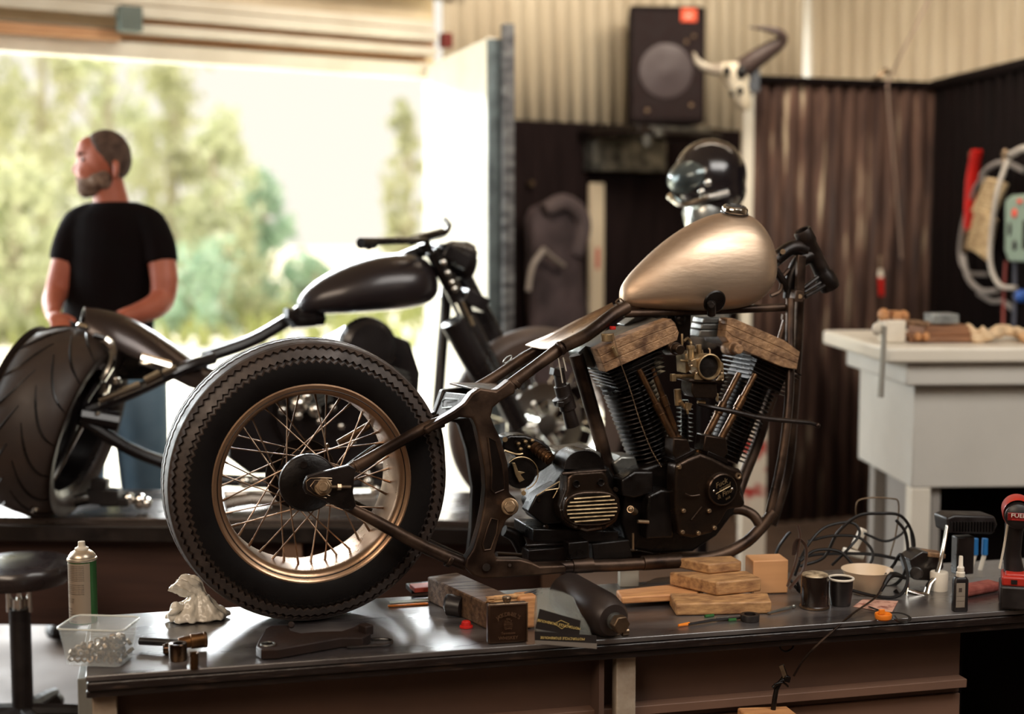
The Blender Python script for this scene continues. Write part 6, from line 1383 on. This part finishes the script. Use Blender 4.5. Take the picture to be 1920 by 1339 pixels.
b.loft(rgs); jk = place(b, 'hanging_jacket', mat('dusty_purple_fabric', C(72,58,60), .85, 0, C(40,31,33), 6, bump=.5), 'dark jacket hanging on the wall between door and straightedge', 'jacket', fr=DF, ang=60)
b = MB(); b.tube([DF.P(990,545,-.32), DF.P(998,500,-.33), DF.P(1018,470,-.33)], .014, 8, 3); b.tube([DF.P(1018,466,-.33), DF.P(1032,480,-.33), DF.P(1056,498,-.33)], .020, 8, 2, flat=.5); part(b, 'pale_strap', mat('pale_strap', C(150,140,132), .6), jk)
b = MB(); b.tube([DF.P(1020,395,-.27), DF.P(1055,380,-.27), DF.P(1085,400,-.27), DF.P(1092,430,-.27), DF.P(1080,480,-.27)], [.04,.05,.05,.05,.04], 10, 3); part(b, 'sleeve', mat('jacket_sleeve', C(58,47,50), .8, 0, C(84,72,72), 6), jk)
b = MB(); c_ = DF.P(992,344,-.05); b.cyl(c_, c_+Vector((0,-.03,0)), .016, None, 12); place(b, 'wall_hook', M['raw_steel'], 'small round steel hook on the dark wall near the door', 'hook', fr=DF)
# ---- things hung on the partition
GP = GF.P
b = MB(); b.tube([GP(1762,-40,-.3), GP(1700,80,-.2), GP(1672,140,-.06), GP(1664,165,-.04), GP(1672,260,-.05), GP(1682,380,-.05), GP(1690,485,-.05)], .010, 6, 3, flat=.35); place(b, 'hanging_strap', mat('grey_strap', C(138,118,106), .7), 'grey strap running from the ceiling over the partition hook', 'strap', fr=GF)
b = MB(); b.tube([GP(1638,150,.02), GP(1650,142,-.04), GP(1662,132,-.05), GP(1666,138,-.04)], .012, 8, 2); place(b, 'partition_hook', M['raw_steel'], 'bent steel hook on top of the corrugated partition', 'hook', fr=GF)
b = MB(); b.tube([GP(1651,520,-.05), GP(1653,555,-.05)], [.017,.013], 12); t = place(b, 'hanging_tool', M['red'], 'tool with red handle hung on the corrugated partition', 'tool', fr=GF)
b = MB(); b.tube([GP(1651,505,-.05), GP(1651,520,-.05)], [.010,.014], 10); part(b, 'pale_collar', M['white_plastic'], t)
b = MB(); b.tube([GP(1650,480,-.04), GP(1650,505,-.05)], .006, 8); part(b, 'hook_shank', M['raw_steel'], t)
# things on the black side wall
SP = GR.P
zV = -.06
b = MB(); b.tube([SP(1832,282,zV), SP(1822,340,zV), SP(1816,440,zV)], [.028,.030,.024], 10, 2, flat=.5); t = place(b, 'bolt_cutter', M['red'], 'tall red handled cutter hung on the black side wall', 'cutter', fr=GR)
b = MB(); b.tube([SP(1816,430,zV-.01), SP(1812,470,zV-.01)], [.02,.02], 8); b.ell(SP(1820,290,zV-.02), (.018,.01,.018), 10); part(b, 'cutter_joint', M['raw_steel'], t)
b = MB()
for k in range(9):
    y_ = 338+k*7; b.tube([SP(1850-k*3.2,y_,zV-.04), SP(1868-k*3,y_+2,zV-.06), SP(1888-k*3,y_+10,zV-.04)], .011, 8, 2)
for k in range(8):
    y_ = 402+k*10; b.tube([SP(1832-k*2.4,y_-12,zV-.05), SP(1850-k*2,y_,zV-.07), SP(1868-k*2,y_+14,zV-.05)], .012, 8, 2)
place(b, 'coiled_rope', mat('tan_rope', C(204,180,140), .75, 0, C(150,122,88), 30, bump=.5), 'bundle of coiled tan rope on the black side wall', 'rope', fr=GR)
def hose(pts, r, label, m, nm='air_hose'):
    b = MB(); b.tube([SP(*p) for p in pts], r, 8, 5); place(b, nm, m, label, 'hose', fr=GR)
MG = mat('grey_hose', C(140,134,130), .5); MGr = mat('pale_hose', C(178,170,160), .5)
hose([(1850,335,zV),(1830,350,zV),(1806,420,zV),(1800,480,zV),(1815,510,zV),(1850,515,zV)], .010, 'thin grey hose looping left of the tan rope', MG)
hose([(1806,480,zV-.04),(1815,520,zV-.05),(1840,545,zV-.06),(1870,545,zV-.05)], .013, 'grey hose forming the lower left loop below the rope', MG)
hose([(1835,550,zV),(1860,565,zV),(1880,565,zV),(1900,580,zV)], .012, 'grey hose end lowest on the black side wall', MG)
hose([(1890,300,zV-.05),(1870,360,zV-.1),(1858,450,zV-.1),(1858,500,zV-.1),(1875,535,zV-.08),(1905,540,zV-.06)], .011, 'pale hose hanging over the tan rope', MGr)
hose([(1840,330,zV),(1858,312,zV),(1885,305,zV),(1920,320,zV)], .014, 'grey hose arching above the tan rope', MG)
hose([(1895,290,zV-.03),(1925,278,zV-.03),(1950,300,zV-.03)], .016, 'pale thick hose at the right picture edge above the outlet box', MGr)
b = MB(); b.tube([SP(1884,288,zV-.04), SP(1882,330,zV-.05)], .010, 8); b.ell(SP(1884,288,zV-.04), (.02,.015,.02), 10); place(b, 'rope_hanger', M['raw_steel'], 'steel hanger holding the tan rope', 'hanger', fr=GR)
b = MB(); b.prism([SP(x,y,zV-.08) for x, y in [(1884,376),(1895,366),(1950,362),(1950,492),(1890,490),(1883,470)]], (0,.06,0)); t = place(b, 'outlet_box', mat('pale_green_box', C(140,158,142), .5), 'pale green outlet box with red light on the black side wall', 'outlet box', fr=GR, bevel=.008)
b = MB(); b.ell(SP(1902,400,zV-.085), (.02,.008,.02), 12); b.ell(SP(1912,378,zV-.085), (.022,.008,.01), 12); part(b, 'red_lamp', mat('red_lamp', C(230,70,50), .4), t)
b = MB(); b.ell(SP(1893,430,zV-.085), (.012,.006,.03), 12); b.ell(SP(1902,460,zV-.085), (.018,.006,.022), 12); b.box(SP(1922,440,zV-.085), (.03,.01,.12)); part(b, 'socket_hole', M['black_plastic'], t)
hose([(1886,490,zV-.05),(1882,560,zV-.06),(1881,640,zV-.1)], .007, 'thin red cable hanging from the outlet box', mat('red_cable', C(130,52,44), .5), 'hanging_cable')
hose([(1904,490,zV-.05),(1903,560,zV-.06),(1900,640,zV-.1)], .009, 'dark blue cable hanging from the outlet box', mat('blue_grey_cable', C(56,58,72), .5), 'hanging_cable')
b = MB(); b.ell(SP(1916,555,zV-.06), (.03,.03,.028), 12); place(b, 'blue_plug', mat('blue_plastic', C(40,84,160), .5), 'blue plug hanging below the outlet box', 'plug', fr=GR)
# ---- white cabinet table at the right
CF_Y = 4.75
CFr = Frame((at(1712, 800, CF_Y).x, CF_Y, 0), R(3)); CP = CFr.P
ct = thing('white_cabinet', 'tall white cabinet with overhanging top at the right of the workshop', 'cabinet', (CFr.O.x, CFr.O.y, 0), CFr.yaw)
MW = mat('white_cabinet_paint', C(206,202,194), .5, 0, C(194,190,182), 3); MW2 = mat('white_worktop', C(228,220,206), .4, 0, C(214,206,190), 3)
zt_ = CP(1700,648,0).z; z2 = CP(1700,678,0).z; z3 = CP(1730,722,0).z; z4 = CP(1760,918,0).z
xl = CP(1658,660,-.05).x; xr = 1.25
b = MB(); b.box(((xl+xr)/2, .32, (zt_+z2)/2), (xr-xl, .78, zt_-z2)); b.build('worktop', MW2, ct, bevel=.012, seg=3)
x1_ = CP(1694,700,0).x
b = MB(); b.box(((x1_+xr)/2, .32, (z2+z3)/2), (xr-x1_, .70, z2-z3)); b.build('upper_band', MW, ct, bevel=.008)
x2_ = CP(1712,800,.03).x
b = MB(); b.box(((x2_+xr)/2, .34, (z3+z4)/2), (xr-x2_, .62, z3-z4)); b.build('cabinet_body', MW, ct, bevel=.005)
x3_ = CP(1745,950,.03).x
b = MB(); b.box(((x2_+x3_)/2, .06, z4/2), (x3_-x2_, .06, z4)); b.build('cabinet_leg', MW2, ct, bevel=.004)
b = MB(); b.box(((x2_+x3_)/2+.04, .60, z4/2), (x3_-x2_, .06, z4)); b.box((x2_+.1,.34,z4/2), (.03,.55,z4)); b.build('cabinet_leg', mat('grey_side', C(150,144,138), .6), ct, bevel=.004)
b = MB(); b.box(((x3_+xr)/2+.1, .5, z4*.45), (xr-x3_-.2, .3, z4*.9)); b.build('dark_shelf_box', M['soot'], ct)
# things on the cabinet
def CT(x, y, v=.1): return CP(x, y, v)
b = MB(); b.box((CT(1760,640,.15).x, .2, zt_+.012), (.24,.22,.022)); b.box((CT(1772,625,.15).x, .2, zt_+.040), (.17,.18,.034)); t = place(b, 'wooden_clamp', mat('brown_board', C(150,104,72), .6, 0, C(110,74,50), 12, stretch=(1,8,8)), 'brown wooden clamp base on the white cabinet', 'clamp', fr=CFr, bevel=.004)
b = MB(); b.box((CT(1765,607,.15).x, .15, zt_+.082), (.09,.10,.034)); part(b, 'silver_block', mat('silver_blue_block', C(168,172,168), .4, .5, C(110,110,110), 20), t, bevel=.004)
for x in (1731,1746):
    b = MB(); b.ell((CT(x,636,.02).x, .07, zt_+.025), (.013,.013,.015), 12); b.v = [v for v in b.v]; part(b, 'wooden_peg', M['wood'], t)
b = MB(); b.tube([CT(1670,600,.1), CT(1740,608,.1)], .010, 8); part(b, 'screw_rod', M['tan_cover'], t)
b = MB(); b.box((CT(1675,630,.1).x, .12, zt_+.04), (.075,.08,.078)); place(b, 'white_block', M['white_plastic'], 'white block at the left end of the cabinet top', 'block', fr=CFr, bevel=.006)
b = MB(); b.box((CT(1682,608,.1).x, .12, zt_+.094), (.03,.05,.03)); b.ell((CT(1660,606,.1).x, .12, zt_+.095), (.02,.03,.024), 10); b.ell((CT(1697,608,.1).x, .12, zt_+.092), (.02,.03,.02), 10); place(b, 'cork_pieces', M['wood'], 'small tan knobs on the white block', 'knobs', fr=CFr)
b = MB(); b.tube([CT(1658,612,-.10), CT(1655,680,-.10), CT(1651,745,-.10)], [.009,.009,.011], 10); t = b.build('clamp_rod', mat('pale_rod', C(170,166,156), .4, .5), ct)
b = MB(); b.ell(CT(1644,617,-.10), (.016,.014,.022), 14); b.build('white_knob', M['white_plastic'], t)
rn = random.Random(21); b = MB()
for k in range(26):
    x = CT(1815,640,.1).x + rn.uniform(0,.26); b.ell((x, .12+rn.uniform(-.04,.1), zt_+.008+rn.uniform(.005,.035)), (rn.uniform(.018,.035),rn.uniform(.02,.03),rn.uniform(.012,.02)), 8, (rn.random(),rn.random(),rn.random()))
place(b, 'rag_heap', mat('cream_rag', C(214,186,150), .8, 0, C(196,130,66), 8, lo=.55, hi=.75, bump=.6), 'crumpled cream and orange rag on the white cabinet', 'rag', fr=CFr, remesh=.008, smoothm=3)
b = MB(); c_ = GF.W(*GF.P(1700, 810, -.09)); b.lathe([(.0,0),(.15,-.02),(.200,-.04),(.210,-.05),(.205,-.055),(0,-.03)], (0,0,0), (0,1,0), 40); lid = b.build('steel_disc', mat('dull_steel_lid', C(120,116,112), .25, .85), loc=c_, rot=(0,0,.3)); tag(lid, 'round grey steel lid hung left of the white cabinet leg', 'lid')
# red and white things glimpsed behind the down tube
b = MB(); b.box((0,0,.36), (.10,.1,.72)); o = b.build('paint_tin_stack', mat('red_white_tin', C(226,214,196), .5, 0, C(180,50,40), 6, lo=.55, hi=.6), loc=(at(1412,800,5.9).x, 5.9, 0.0)); tag(o, 'white and red container behind the front down tube', 'container')
